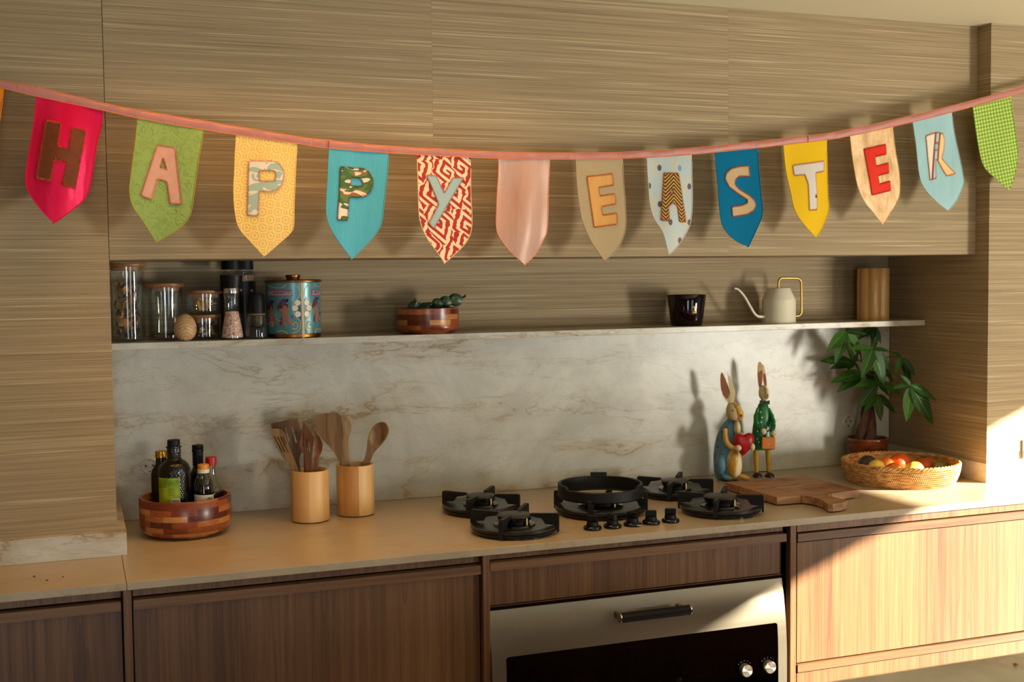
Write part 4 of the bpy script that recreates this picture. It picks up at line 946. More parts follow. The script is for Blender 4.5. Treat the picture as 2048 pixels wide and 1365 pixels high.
def tpoly(g, pts, c, eps=.0006, res=.008): g.mi = ix[c]; t.wrap(g, [(A_(x), t.z(y)) for x, y in pts], r, eps, res)
def tell(g, cx, cy, rx, ry, c, eps=.0008, rot=0, n=14):
    tpoly(g, [(cx+rx*math.cos(a)*math.cos(rot)-ry*math.sin(a)*math.sin(rot), cy+rx*math.cos(a)*math.sin(rot)+ry*math.sin(a)*math.cos(rot)) for a in (2*PI*i/n for i in range(n))], c, eps)
def tline(g, pts, w, c, eps=.001):
    P_ = cr([(x, y, 0) for x, y in pts], 5); L_, R2 = [], []
    for i, p in enumerate(P_):
        d = (P_[min(i+1, len(P_)-1)]-P_[max(i-1, 0)]).normalized(); L_.append((p.x-d.y*w, p.y+d.x*w)); R2.append((p.x+d.y*w, p.y-d.x*w))
    tpoly(g, L_+R2[::-1], c, eps, .02)
g = G()
tpoly(g, [(868, 300), (906, 300), (918, 1225), (880, 1225)], 'gilt', .0012)
g.done('gilt_seam_stripe', tm, tb)
g = G()
tpoly(g, [(345, 420), (735, 424), (722, 475), (745, 528), (345, 530)], 'rust'); tpoly(g, [(330, 436), (726, 440), (714, 476), (736, 514), (330, 516)], 'lilac', .0009)
g.done('name_banner', tm, tb); g = G()
tpoly(g, [(1040, 420), (1196, 424), (1198, 524), (1030, 528), (1050, 474)], 'rust'); tpoly(g, [(1054, 436), (1194, 440), (1196, 512), (1048, 514), (1064, 475)], 'lilac', .0009)
g.done('name_banner', tm, tb)
g = G(); text_round(g, t, 'AMARETTI', A_(545), t.z(474), r+.0012, .0118, .98); text_round(g, t, 'BISCOTTI', A_(1062)+.028, t.z(474), r+.0012, .0112, .92); g.done('tin_lettering', tm[ix['dark']], tb)
def cherub(g, cx, cy, s=1., w=1.):
    e = lambda x, y, a, b, c, ro=0, ep=.0008: tell(g, cx+x*s*w, cy+y*s, a*s*w, b*s, c, ep, ro)
    e(-10, -140, 40, 45, 'wing'); e(-55, -110, 34, 44, 'wing', .5); e(40, -150, 22, 30, 'dark', .4)
    e(-80, -40, 40, 60, 'hair', .3); e(18, -55, 42, 46, 'hair', 0, .001); e(12, -38, 30, 34, 'skin', 0, .0012)
    e(-20, 10, 85, 20, 'skin', .22, .001); e(10, 70, 46, 80, 'skin', -.3, .0011); e(-10, 170, 30, 90, 'skin', .12, .001); e(70, 190, 26, 95, 'skin', -.6, .001); e(120, 250, 16, 50, 'skin', -.9, .0012); e(2, 265, 14, 40, 'skin', .1, .0012)
    e(-60, 200, 30, 70, 'wing', .2, .0007); e(120, 120, 22, 30, 'wing', 0, .0007)
for a_ in ((600, 750), (1120, 720, .95, .55), (375, 760, .9, .7)): g = G(); cherub(g, *a_); g.done('cherub_print', tm, tb)
g = G()
for sgn, x0 in ((-1, 868), (1, 918)):
    X = lambda d, x0=x0, sgn=sgn: x0+sgn*d*(1 if sgn < 0 else .82)
    tline(g, [(X(12), 530), (X(20), 430), (X(60), 370), (X(140), 345)], 5, 'gilt'); tline(g, [(X(20), 545), (X(75), 590), (X(150), 720), (X(75), 890), (X(20), 940)], 5, 'gilt')
    tline(g, [(X(12), 945), (X(20), 1040), (X(60), 1110), (X(160), 1150)], 5, 'gilt'); tline(g, [(X(150), 1060), (X(100), 1080), (X(60), 1030), (X(90), 960), (X(130), 990), (X(110), 1030)], 6, 'gilt')
    tpoly(g, [(X(8), 560), (X(60), 600), (X(132), 720), (X(60), 880), (X(8), 925)], 'deep', .0005)
    for yy, dx in ((640, 55), (730, 95), (830, 55)): tell(g, X(dx), yy, 48 if sgn < 0 else 40, 50, 'cream', .0009)
tline(g, [(330, 345), (430, 380), (560, 385), (610, 350), (640, 330)], 6, 'gilt'); tline(g, [(440, 830), (460, 900), (500, 940), (540, 930)], 5, 'gilt'); tline(g, [(470, 1120), (560, 1108), (640, 1150)], 6, 'gilt'); tline(g, [(1090, 1160), (1110, 1100), (1170, 1095), (1190, 1130)], 5, 'gilt'); tline(g, [(1090, 320), (1110, 360), (1160, 365), (1190, 330)], 5, 'gilt'); tline(g, [(310, 1000), (370, 960), (410, 990), (380, 1040)], 5, 'gilt')
g.done('gilt_scrollwork', tm, tb)
# bowl with gourds
t = Turned(K6, 812, -.108, ZS, 780); k = t.k
b2 = thing('wooden_bowl', 'small acacia block bowl holding green gourds on the shelf', 'bowl', (t.c.x, t.c.y, ZS))
g = G(); p_ = [(390/k, ZS), (470/k, ZS+.004), (520/k, ZS+.012), (536/k, ZS+.022), (532/k, t.z(566)), (522/k, t.z(560)), (490/k, t.z(560)), (482/k, t.z(570)), (478/k, ZS+.02), (400/k, ZS+.010), (0, ZS+.010)]
g.lathe([(0, ZS)]+p_, (t.c.x, t.c.y, 0), 56, uvw=5.2); g.done('bowl_body', 'blocks', b2)
gg = Mat('green_gourd', rough=.42); f_ = gg.noise(gg.co(18, 60, 60), 1, 4, .6); gg.set(Base_Color=gg.ramp(f_, (.34, C(34, 50, 34)), (.52, C(66, 88, 62)), (.68, C(118, 138, 104)))); MT['gourd'] = gg.m
q3 = lambda x, y, off=0.: (lambda pt: at(pt[0], pt[1], y=t.c.y+off))(K6(x, y))
ge = thing('green_gourd', 'ribbed dark green gourd with a black stem poking right over the bowl rim', 'gourd', q3(1100, 520), 'gourds in the shelf bowl')
g = G()
for x, y, rx, rz in ((1290, 428, 128, 112), (1120, 458, 110, 98), (985, 485, 100, 86)): c_ = q3(x, y, -.01); g.ell(c_, rx/k, rz/k*1.05, rz/k, Matrix.Rotation(math.radians(12), 3, 'Y'), 24, 14, lambda a, q, z: q*(1+.05*math.cos(a*8)))
g.done('gourd_body', 'gourd', ge)
g = G(); g.tube([q3(1390, 400, -.01), q3(1425, 380, -.01), q3(1450, 368, -.01), q3(1460, 335, -.01)], [.0035, .003, .0035, .0012], 8); g.tube([q3(1440, 375, -.01), q3(1462, 385, -.01)], [.003, .001], 6); g.done('stem', simple('gourd_stem', (22, 24, 20), .8), ge)
ge = thing('green_gourd', 'small green gourd with a white band at the left of the bowl', 'gourd', q3(600, 540), 'gourds in the shelf bowl')
g = G(); g.ell(q3(600, 545), 125/k, 110/k, 105/k, None, 24, 14, lambda a, q, z: q*(1+.05*math.cos(a*8))); g.tube([q3(600, 470), q3(598, 430), q3(590, 400)], [.006, .003, .0028], 8); g.done('gourd_body', 'gourd', ge)
g = G(); c_ = q3(612, 530); g.tube([q3(655, 432, -.012), q3(625, 475, -.0145), q3(598, 525, -.0150), q3(585, 556, -.0145)], [.003, .0045, .0045, .003], 8, flat=.4); g.done('white_band', simple('gourd_white', (196, 196, 180), .6), ge)
ge = thing('green_leaves', 'loose dark green leaves lying between the two gourds in the bowl', 'leaves', q3(800, 540))
for i, (xa, ya, xb, yb_) in enumerate(((660, 540, 830, 480), (720, 545, 900, 470), (820, 550, 1010, 540), (880, 545, 960, 470), (700, 550, 780, 500))):
    a, b = q3(xa, ya, -.02+.008*i), q3(xb, yb_, -.02+.008*i); d = b-a; L = d.length; n_ = Vector((0, -.6, .8)); s_ = d.cross(n_).normalized()
    g = G(); g.sheet([(0, 0), (.25*L, .22*L), (.6*L, .24*L), (L, 0), (.6*L, -.24*L), (.25*L, -.22*L)], [], lambda u, v, q, a=a, d=d, s_=s_, n_=n_, L=L: a+d*(u/L)+s_*v+n_*(.004*math.sin(u/L*PI)-abs(v)*.3-q*.0006), .006); g.done('leaf', simple('bowl_leaf', (20, 70, 30), .5), ge)
# candle, watering can, vase
K8 = Crop(1330, 570, 15.17)
t = Turned(K8, 653, -.103, ZS, 800); k = t.k
cd = thing('candle_glass', 'dark brown tapered candle glass with a gold tree emblem', 'candle', (t.c.x, t.c.y, ZS))
cg = Mat('smoked_glass', C(18, 5, 4), .07); g = G(); t.shell(g, [(590, 300), (594, 310), (478, 1190), (455, None)], .003, 48, .008); cb_ = g.done('glass_body', cg.m, cd)
g = G(); g.lathe([(0, t.z(420)-.001), (530/k, t.z(420)-.001), (530/k, t.z(420)), (0, t.z(420))], (t.c.x, t.c.y, 0), 32); g.done('wax', simple('dark_wax', (60, 26, 16), .5), cd)
rr_ = lambda row: (594-(594-478)*(row-310)/880)/k
def kpoly(g, pts, eps=.0012): 
    rm = rr_(sum(p[1] for p in pts)/len(pts)); t.wrap(g, [(t.arc(x, rm), t.z(y)) for x, y in pts], rm, eps, .02)
def cone_patch(g, pts, eps=.0008):
    t0 = math.atan2(CAM[1]-t.c.y, CAM[0]-t.c.x); v = []
    for x, y in pts:
        rm = rr_(y); a = t.arc(x, rm)/rm; v.append((t.c.x+(rm+eps)*math.cos(t0+a), t.c.y+(rm+eps)*math.sin(t0+a), t.z(y)))
    g.mesh(v, [tuple(range(len(v)))], False)
gold = simple('gold_print', (224, 176, 96), .4, .4)
g = G(); cone_patch(g, [(885, 770), (888, 700), (925, 700), (925, 770)])
for i in range(9):
    a = PI*(.02+.12*i); w = .16; cone_patch(g, [(905+14*math.cos(a-w*3), 690-14*math.sin(a-w*3)), (905+84*math.cos(a), 685-80*math.sin(a)), (905+14*math.cos(a+w*3), 690-14*math.sin(a+w*3))])
g.done('tree_emblem', gold, cb_)
g = G(); V, F = text_mesh('baobab', .0085); rm = rr_(822); a0 = t.arc(893, rm); t0 = math.atan2(CAM[1]-t.c.y, CAM[0]-t.c.x); out = []
for v in V: zz = t.z(822)+v.y; q = rm+(zz-t.z(822))*.155+.0012; a = t0+(a0+v.x*.62)/rm; out.append((t.c.x+q*math.cos(a), t.c.y+q*math.sin(a), zz))
g.mesh(out, F, False); g.done('emblem_text', gold, cb_)
t = Turned(K7, 942, -.100, ZS, 360); k = t.k
can = thing('watering_can', 'cream enamel watering can with a slim spout and brass handle', 'watering can', (t.c.x, t.c.y, ZS))
g = G(); t.shell(g, [(79, 206), (82, 209), (119, 288), (122, 298), (122, 440), (125, 446), (125, None)], .0015, 48); g.done('can_body', 'enamel', can)
wq = lambda x, y, off=0.: (lambda pt: at(pt[0], pt[1], y=t.c.y+off))(K7(x, y))
sp = cr([wq(845, 416), wq(800, 416), wq(770, 400), wq(740, 355), (wq(690, 268)), wq(650, 222), wq(632, 211), wq(617, 210)], 5)
g = G(); n = len(sp); g.tube(sp, [(11.5-5*i/n)/k for i in range(n)], 12); g.done('spout', 'enamel', can)
hp = [wq(940, 212), wq(940, 175), wq(942, 155), wq(952, 140), wq(972, 134), wq(1060, 134), wq(1088, 140), wq(1102, 156), wq(1106, 180), wq(1108, 370), wq(1102, 395), wq(1088, 409), wq(1060, 412)]
g = G(); g.tube(cr(hp, 4), 8.5/k, 12); g.done('handle', 'brass', can)
K9 = Crop(1700, 480, 5.687); t = Turned(K9, 266, -.078, ZS, 600); k = t.k; ph = math.radians(18)
va = thing('fluted_vase', 'honey-coloured lobed wooden vase at the right end of the shelf', 'vase', (t.c.x, t.c.y, ZS))
lob = lambda a, q, z: q*(.90+.13*abs(math.cos(3.5*(a+ph))))
zt_ = t.z(324); R1 = 175/k
g = G(); g.lathe([(0, ZS), (R1*.985, ZS), (R1, ZS+.002), (R1, zt_-.003), (R1*.97, zt_), (R1*.86, zt_), (R1*.84, zt_-.003), (R1*.84, ZS+.008), (0, ZS+.008)], (t.c.x, t.c.y, 0), 112, rad=lob); g.done('vase_body', m_horn(), va)
# ------------------------------------------------------------------ chopping board
K10 = Crop(1430, 860, 6.606); zB = .026
bd = [at(*K10(x, y), z=zB) for x, y in ((130, 692), (820, 895), (1135, 872), (1540, 842), (1895, 795), (1170, 602), (820, 642), (470, 672))]
cbd = thing('chopping_board', 'worn wooden chopping board with a rounded handle by the fruit basket', 'chopping board', sum(bd, Vector())/8-Vector((0, 0, zB)))
MT['board'] = m_board()
def plank(pts, name, th=.0215):
    g = G(); o = [Vector((p.x, p.y)) for p in pts]; g.sheet(o, [], lambda a, b, s: (a, b, zB-s*th), .05, smooth=False); return g.done(name, 'board', cbd)
mid = lambda a, b, f: a.lerp(b, f)
gap = lambda a, b: a.lerp(b, .004)
plank([bd[0], bd[1], gap(bd[2], bd[1]), bd[7]], 'plank')
plank([bd[3], bd[4], bd[5], bd[6]], 'plank')
hp_ = [at(*K10(x, y), z=zB) for x, y in ((1240, 882), (1330, 900), (1420, 930), (1462, 962), (1490, 980), (1560, 982), (1680, 965), (1748, 938), (1720, 920), (1620, 905), (1560, 890), (1505, 872), (1515, 852))]
d0 = (bd[2]-bd[3]).normalized()*.0014
plank([bd[7]-d0, bd[2]-d0]+hp_+[bd[3]+d0, bd[6]+d0], 'handled_plank')
# ------------------------------------------------------------------ fruit basket
bc = Vector((at(1800.5, 945, y=-.343).x, -.343, 0)); bR, bH = .184, .070
bk = thing('fruit_basket', 'low round rattan basket full of fruit', 'basket', bc)
MT['rattan'] = m_rattan()
nr, na = 9, 360; rows = nr*6; seg = na*2; g = G(); ring_o = []
def brad(z): u = z/bH; return bR*(.90+.10*math.sin(min(1, u*1.15)*PI/2))
for j in range(rows+1):
    z = .001+(bH-.010)*j/rows; jj = j/6; ph_ = int(jj) % 2
    bulge = abs(math.sin(PI*jj)); row = []
    for k in range(seg):
        a = 2*PI*k/seg; wv = math.cos(na*a/2+(PI if ph_ else 0)); q = brad(z)-.0028+.0022*bulge+.0022*wv*bulge
        row.append(g.bm.verts.new((bc.x+q*math.cos(a), bc.y+q*math.sin(a), z)))
    ring_o.append(row)
for A, B in zip(ring_o, ring_o[1:]):
    for k in range(seg): g.face([A[k], A[(k+1) % seg], B[(k+1) % seg], B[k]])
o = g.done('woven_wall', 'rattan', bk); o['kind'] = 'stuff'
g = G(); g.lathe([(0, .0005), (bR*.90-.001, .0005), (bR*.90-.001, .004)]+[(brad(z)-.0075, z) for z in (.006, .02, .04, .06, .066)]+[(brad(.066)-.005, .066)], bc, 96); 
dk = Mat('rattan_dark', C(120, 74, 34), .6); g.done('inner_lining', 'rattan', bk)
g = G()
for s_ in range(3):
    pts = []
    for k in range(240):
        a = 2*PI*k/240; tw = a*26+s_*2*PI/3; q = bR-.005+.0035*math.cos(tw); pts.append((bc.x+q*math.cos(a), bc.y+q*math.sin(a), bH-.006+.004*math.sin(tw)))
    g.tube(pts, .0036, 7, True)
g.done('braided_rim', 'rattan', bk)
# fruit: (name, label, px, py, depth y, radii, colours)
mango = m_fruit('fruit_red', (196, 52, 20), (222, 110, 30), .35, 18); org = m_fruit('fruit_orange', (226, 110, 26), (232, 132, 44)); lem = m_fruit('fruit_yellow', (230, 186, 48), (238, 204, 84)); avo = m_fruit('fruit_dark', (40, 34, 26), (66, 52, 36), .5, 90); per = m_fruit('fruit_persimmon', (206, 92, 34), (188, 74, 30)); grn = m_fruit('fruit_green', (110, 112, 62), (140, 130, 80))
fr = [('avocado', 'dark avocado at the left end of the fruit basket', 1735, 924, -.346, (.036, .028, .028), avo), ('lemon', 'yellow lemon at the front left of the basket', 1753, 932, -.396, (.034, .027, .027), lem), ('orange', 'orange tucked behind the left lemon', 1771, 927, -.341, (.028, .028, .027), org), ('mango', 'large red mango on top in the middle of the basket', 1800, 923, -.322, (.038, .034, .033), mango), ('tangerine', 'small orange tangerine at the front between the two lemons', 1787, 935, -.414, (.025, .025, .022), org),
      ('lemon', 'big yellow lemon at the front centre of the basket', 1829, 935, -.412, (.042, .028, .026), lem), ('persimmon', 'red-orange persimmon at the right of the mango', 1847, 929, -.312, (.036, .034, .030), per), ('lime', 'dull green lime near the right end of the basket', 1880, 931, -.360, (.026, .022, .022), grn), ('tangerine', 'orange tangerine at the right end of the basket', 1893, 930, -.325, (.026, .025, .024), org)]
for nm, lab, px, py, y, (rx, ry_, rz), m in fr:
    c = at(px, py, y=y); c.z = max(c.z-.008, rz+.007); f = thing(nm, lab, 'fruit', (c.x, c.y, c.z-rz), 'fruit in the basket')
    pk = (lambda a, q, z: q) if nm not in ('lemon', 'avocado') else None
    ax = Matrix.Rotation(.35, 3, 'Z')
    g = G()
    if nm == 'lemon': g.lathe([(0, -1.15), (.16, -1.08), (.30, -.95), (.62, -.75), (.92, -.35), (1, 0), (.92, .35), (.62, .75), (.30, .95), (.16, 1.08), (0, 1.15)], c, 24, ax @ Matrix.Rotation(PI/2, 3, 'Y') @ Matrix.Diagonal((rz, ry_, rx*.9)))
    elif nm == 'mango': g.ell(c, rx, ry_, rz, ax, 28, 18, lambda a, q, z: q*(1-.10*max(0, math.cos(a+1.9))**6))
    else: g.ell(c, rx, ry_, rz, ax, 24, 14)
    g.done('flesh', m, f)
    if nm in ('persimmon', 'orange', 'tangerine'):
        g = G()
        for q in range(4 if nm == 'persimmon' else 5):
            a = q*2*PI/(4 if nm == 'persimmon' else 5); w = .010 if nm == 'persimmon' else .003
            g.ell(c+Vector((w*.7*math.cos(a), w*.7*math.sin(a), rz*.985)), w*.75, w*.5, .0012, Matrix.Rotation(a, 3, 'Z'), 10, 6)
        g.done('calyx', simple('calyx_green', (92, 96, 44), .7), f)
    if nm == 'avocado': g = G(); g.tube([c+ax @ Vector((-rx*.98, 0, 0)), c+ax @ Vector((-rx*1.12, 0, .002))], [.003, .0025], 8); g.done('stem', simple('stem_brown', (84, 60, 36), .8), f)
# ------------------------------------------------------------------ potted plant
K11 = Crop(1640, 620, 4.55); t = Turned(K11, 430, -.080, 0, 1160); k = t.k
pl = thing('potted_plant', 'money tree with a braided trunk in a glossy brown pot', 'plant', (t.c.x, t.c.y, 0))
po = Mat('brown_glaze', rough=.2); f_ = po.noise(po.co(14, 14, 40), 1, 3); po.set(Base_Color=po.ramp(f_, (.35, C(84, 34, 12)), (.6, C(128, 62, 24)))); po.b.inputs['Coat Weight'].default_value = .5
zr = t.z(1160); rp = 190/k
g = G(); g.lathe([(0, 0), (rp*.90, 0), (rp*.95, .004), (rp*.975, zr-.012), (rp, zr-.008), (rp, zr-.002), (rp*.985, zr), (rp*.93, zr), (rp*.91, zr-.004), (rp*.91, zr-.02), (0, zr-.02)], t.c, 48); pp = g.done('pot', po.m, pl)
g = G(); g.lathe([(0, zr-.0195), (rp*.905, zr-.0195), (rp*.905, zr-.0155), (0, zr-.012)], t.c, 32); s_ = g.done('soil', simple('soil', (40, 26, 18), .95), pl)
lq = lambda x, y, off=0.: (lambda pt: at(pt[0], pt[1], y=t.c.y+off))(K11(x, y))
bark = Mat('bark', rough=.7); f_ = bark.noise(bark.co(60, 60, 14), 1, 4); bark.set(Base_Color=bark.ramp(f_, (.35, C(46, 26, 16)), (.65, C(104, 68, 44)))); bark.bump(f_, .5, .003)
for i in range(3):
    pts, rad = [], []
    for j in range(22):
        u = j/21; a = 2*PI*i/3+u*3.0+.4; w = .017*(1-u)**1.2+.005; zz = zr-.018+u*(.215); pts.append((t.c.x-.006+.012*u+w*math.cos(a), t.c.y+w*math.sin(a), zz)); rad.append(.0145*(1-u)**1.1+.0062)
    g = G(); g.tube(pts, rad, 12); g.done('trunk', bark.m, pl)
top = Vector((t.c.x+.004, t.c.y, zr+.195))
MT['leaf'] = m_leaf(); MT['stalk'] = simple('leaf_stalk', (74, 92, 40), .5)
clusters = [((480, 350), -.10, [(380, 625), (597, 700), (662, 575), (640, 378), (275, 350), (520, 248)], 0), ((825, 688), -.205, [(790, 1025), (1045, 1050), (1072, 820), (662, 712), (735, 590)], 0), ((742, 430), -.10, [(680, 590), (876, 608), (832, 682), (640, 378), (722, 388)], 0),
            ((235, 190), -.05, [(140, 492), (62, 380), (388, 425), (432, 222), (300, 170)], 0), ((310, 480), .02, [(2, 458), (92, 530), (248, 552), (365, 560), (345, 380), (240, 300)], 1), ((395, 570), -.02, [(92, 655), (150, 748), (600, 700), (560, 600), (470, 500)], 1), ((520, 660), -.055, [(325, 690), (335, 910), (610, 720), (755, 760), (640, 790)], 1), ((520, 778), -.045, [(395, 932), (556, 1020), (692, 928), (712, 950), (430, 760)], 0), ((492, 150), .03, [(556, 308), (420, 250), (470, 300), (340, 270)], 1), ((560, 520), .01, [(600, 620), (470, 640), (680, 660), (420, 460)], 1)]
LS = {}
def leaf_mesh(L, wd, droop, key):
    if key in LS: return LS[key]
    me = bpy.data.meshes.new('leaf'); bm = bmesh.new(); uvl = bm.loops.layers.uv.new('UV'); n, m_ = 10, 3; R = []
    for i in range(n+1):
        u = i/n; w = wd*(math.sin(PI*min(u*.97+.03, 1)**.85)**.9)*(1-.25*u) if 0 < i < n else .0004
        R.append([bm.verts.new((L*u, w*v/m_, -droop*L*u*u+.16*abs(w*v/m_)+.004*math.sin(u*26)*abs(v)/m_*(.3))) for v in range(-m_, m_+1)])
    for i in range(n):
        for v in range(2*m_):
            f = bm.faces.new([R[i][v], R[i+1][v], R[i+1][v+1], R[i][v+1]]); f.smooth = True
            for l, (ii, vv) in zip(f.loops, ((i, v), (i+1, v), (i+1, v+1), (i, v+1))): l[uvl].uv = ((vv-m_)/m_, ii/n)
    bm.to_mesh(me); bm.free(); me.materials.append(MT['leaf']); LS[key] = me; return me
rl_ = random.Random(3)
for ci, ((cx, cy), off, tips, dk_) in enumerate(clusters):
    c = lq(cx, cy, off)
    g = G(); mid_ = (top+c)/2+Vector((0, 0, .035)); g.tube(cr([top-Vector((0, 0, .02)), mid_, c], 6), .0022, 7); st = g.done('stalk', 'stalk', pl)
    for (tx, ty) in tips:
        tip = lq(tx, ty, off+rl_.uniform(-.035, .02)); d = tip-c; L = d.length; x_ = d.normalized()
        nrm = (Vector(TW)*.75+UP*.65+RT*rl_.uniform(-.25, .25)); z_ = (nrm-x_*nrm.dot(x_)).normalized(); y_ = z_.cross(x_)
        me = leaf_mesh(1., .19, .10, 'a'); o = bpy.data.objects.new('leaf', me); COL.objects.link(o); o.parent = st
        M_ = Matrix((x_, y_, z_)).transposed()
        o.matrix_basis = Matrix.Translation(c-wloc(pl)) @ M_.to_4x4() @ Matrix.Rotation(-.05, 4, 'Y') @ Matrix.Diagonal((L, L, L, 1))
# ------------------------------------------------------------------ tin rabbits
K12 = Crop(1400, 720, 5.25)
def figure(base_px, y):
    o = at(*K12(*base_px), y=y); kk = ppm(o+Vector((0, 0, .15)))*5.25
    a = lambda x, row, d=0.: Vector((o.x, y, 0))+RT*((x-base_px[0])/kk)+UP*(max((base_px[1]-row)/kk, 0.))+TW*d
    return o, kk, a
blue = m_dots('painted_blue_coat', (88, 134, 150), (150, 96, 70), 42, .16, .5, ((74, 70, 110), 42, .24, .05)); yel = m_grad_body()
beige = m_fruit('painted_beige', (206, 186, 140), (184, 146, 84), .5, 30); ochre = m_fruit('painted_ochre', (206, 148, 48), (222, 178, 92), .45, 30); earin = m_fruit('painted_ear_brown', (168, 96, 40), (120, 62, 30), .5, 26); crm = m_fruit('painted_cream', (224, 206, 160), (206, 184, 128), .5, 60); blk = simple('painted_black', (26, 20, 16), .5); red = m_dots('painted_red_heart', (168, 14, 26), (206, 150, 120), 70, .07, .3)
# seated rabbit
y1 = -.095; o, kk, A = figure((300, 1252), y1)
rb = thing('rabbit_figure', 'seated tin rabbit in a blue coat hugging a red heart', 'figurine', (o.x, y1, 0))
FR = Matrix((RT, TW, UP)).transposed(); O0 = Vector((o.x, y1, 0))
hh = lambda row: (1252-row)/kk
X = lambda x: (x-300)/kk
g = G(); g.loft([(max(hh(c_), .0), X(l), X(r_), (r_-l)/2/kk*dp, 0) for c_, l, r_, dp in ((1252, 195, 385, .7), (1235, 165, 405, .8), (1180, 150, 420, .85), (1080, 142, 425, .85), (980, 142, 425, .85), (880, 155, 415, .85), (790, 178, 410, .85), (705, 212, 408, .85), (650, 252, 398, .8), (612, 285, 388, .7), (600, 310, 372, .5))], FR, O0); g.done('coat', blue, rb)
g = G(); g.ell(A(343, 1070, .030), 83/kk, .030, 172/kk, FR, 28, 16); g.done('belly', yel, rb)
g = G(); g.ell(A(374, 700, .028), 36/kk, .018, 78/kk, FR, 20, 12); g.done('chest', crm, rb)
g = G(); g.ell(A(205, 1085, .022), 62/kk, .026, 118/kk, FR, 24, 14); g.ell(A(258, 1238, .045)+UP*.009, 66/kk, .018, 30/kk, FR @ Matrix.Rotation(.32, 3, 'Y'), 20, 10); g.done('leg', blue, rb)
g = G(); g.ell(A(440, 1225, .045)+UP*.005, 62/kk, .018, 30/kk, FR @ Matrix.Rotation(.30, 3, 'Y'), 20, 10); g.done('leg', ochre, rb)
g = G(); g.loft([(hh(c_), X(l), X(r_), (r_-l)/2/kk*dp, sh) for c_, l, r_, dp, sh in ((622, 330, 398, .5, .02), (612, 300, 418, .8, .02), (585, 278, 424, .9, .018), (545, 266, 420, .92, .015), (500, 268, 408, .92, .012), (460, 284, 385, .85, .008), (438, 305, 358, .6, .006))], FR, O0); g.done('head', beige, rb)
g = G(); g.tube(cr([A(345, 442, .012), A(376, 478, .022), A(396, 530, .028), A(402, 575, .030), A(388, 603, .030)], 5), [.006]*5+[.010]*5+[.012]*5+[.011]*5+[.008], 12); g.done('blaze', ochre, rb)
g = G(); g.ell(A(408, 562, .042), .0042, .004, .0048, FR, 12, 8); g.done('nose', simple('painted_red', (170, 30, 30), .4), rb)
g = G(); g.tube([A(388, 590, .041), A(400, 585, .0435), A(412, 592, .040)], .0012, 6); g.ell(A(314, 506, .048), .0024, .002, .0028, FR, 12, 8); g.done('eye_and_mouth', blk, rb)
def ear(name, fig, pts, off, m, th=.003, res=.008):
    ab = [Vector(((x-300)/kk, hh(y_))) for x, y_ in pts]; g = G(); g.sheet(ab, [], lambda a, b, s: O0+RT*a+UP*b+TW*(off-s*th), res); return g.done(name, m, fig)
er = ear('ear', rb, [(228, 118), (240, 126), (268, 200), (296, 275), (312, 340), (306, 385), (312, 430), (292, 442), (262, 400), (236, 360), (216, 290), (210, 210), (214, 135)], .010, crm)
ear('inner_ear', er, [(228, 124), (250, 165), (285, 265), (302, 335), (290, 385), (278, 398), (240, 355), (220, 285), (214, 205), (217, 140)], .0118, earin, .0015)
ear('ear', rb, [(281, 124), (318, 185), (345, 258), (366, 350), (352, 400), (345, 445), (318, 442), (322, 360), (304, 300), (292, 215)], .016, crm)
g = G(); g.tube(cr([A(238, 700, .045), A(236, 770, .056), A(250, 840, .064), A(290, 876, .074), A(345, 884, .082)], 5), [.0075]*6+[.0085]*10+[.0065]*5, 12); g.done('arm', ochre, rb)
g = G(); g.ell(A(352, 880, .084), .0105, .010, .0105, FR, 16, 10); g.done('paw', crm, rb)
g = G(); g.tube([A(410, 760, .03), A(470, 830, .055), A(496, 870, .078)], [.006, .007, .006], 10); g.ell(A(497, 874, .084), .0085, .009, .0125, FR, 16, 10); g.done('paw', crm, rb)
hpts = cr([(x, y_, 0) for x, y_ in ((415, 752), (440, 738), (475, 730), (508, 748), (522, 790), (520, 835), (495, 885), (410, 968), (362, 920), (318, 868), (304, 815), (312, 768), (340, 742), (380, 738))], 3, True)
hab = [Vector(((p.x-300)/kk, hh(p.y))) for p in hpts]; g = G()
g.sheet(hab, [], lambda a, b, s: O0+RT*a+UP*b+TW*(.070+(1-2*s)*.020*math.sqrt(max(0, min(1, bdist((a, b), hab)/.026))*(2-min(1, bdist((a, b), hab)/.026)))), .004)
tag(g.done('heart', red, rb), 'puffy red heart held in both paws')
# standing rabbit
y2 = -.088; o, kk, A = figure((660, 1240), y2); O0 = Vector((o.x, y2, 0)); hh = lambda row: (1240-row)/kk; X = lambda x: (x-660)/kk
rb = thing('rabbit_figure', 'tall standing tin rabbit in a green spotted dress with an orange bag', 'figurine', (o.x, y2, 0))
green = m_dots('painted_green_dress', (16, 104, 44), (220, 222, 190), 62, .17, .32, ((190, 90, 40), 13, .10, .04)); yl = m_fruit('painted_yellow_leg', (206, 164, 28), (186, 132, 24), .45, 40); brn = simple('painted_dark_shoe', (58, 20, 14), .35)
g = G(); g.loft([(hh(c_), X(l), X(r_), (r_-l)/2/kk*.72, 0) for c_, l, r_ in ((952, 524, 778), (948, 520, 780), (900, 530, 772), (800, 544, 764), (700, 556, 752), (620, 572, 742), (540, 594, 728), (480, 612, 712), (462, 632, 694), (430, 640, 690))], FR, O0, 32); g.done('dress', green, rb)
for sg in (-1, 1):
    g = G(); xx = lambda d: 662+sg*d
    g.tube(cr([A(xx(54), 520, .004), A(xx(80), 590, .010), A(xx(90), 660, .026), A(xx(76), 715, .044), A(xx(46), 738, .058)], 5), [.0055]*5+[.0075]*10+[.0065]*6, 10); g.done('sleeve', green, rb)
    g = G(); g.ell(A(xx(38) if sg < 0 else 730, 738 if sg < 0 else 756, .066), .0095, .008, .0105, FR @ Matrix.Rotation(.5*sg, 3, 'Y'), 16, 10); g.done('paw', crm, rb)
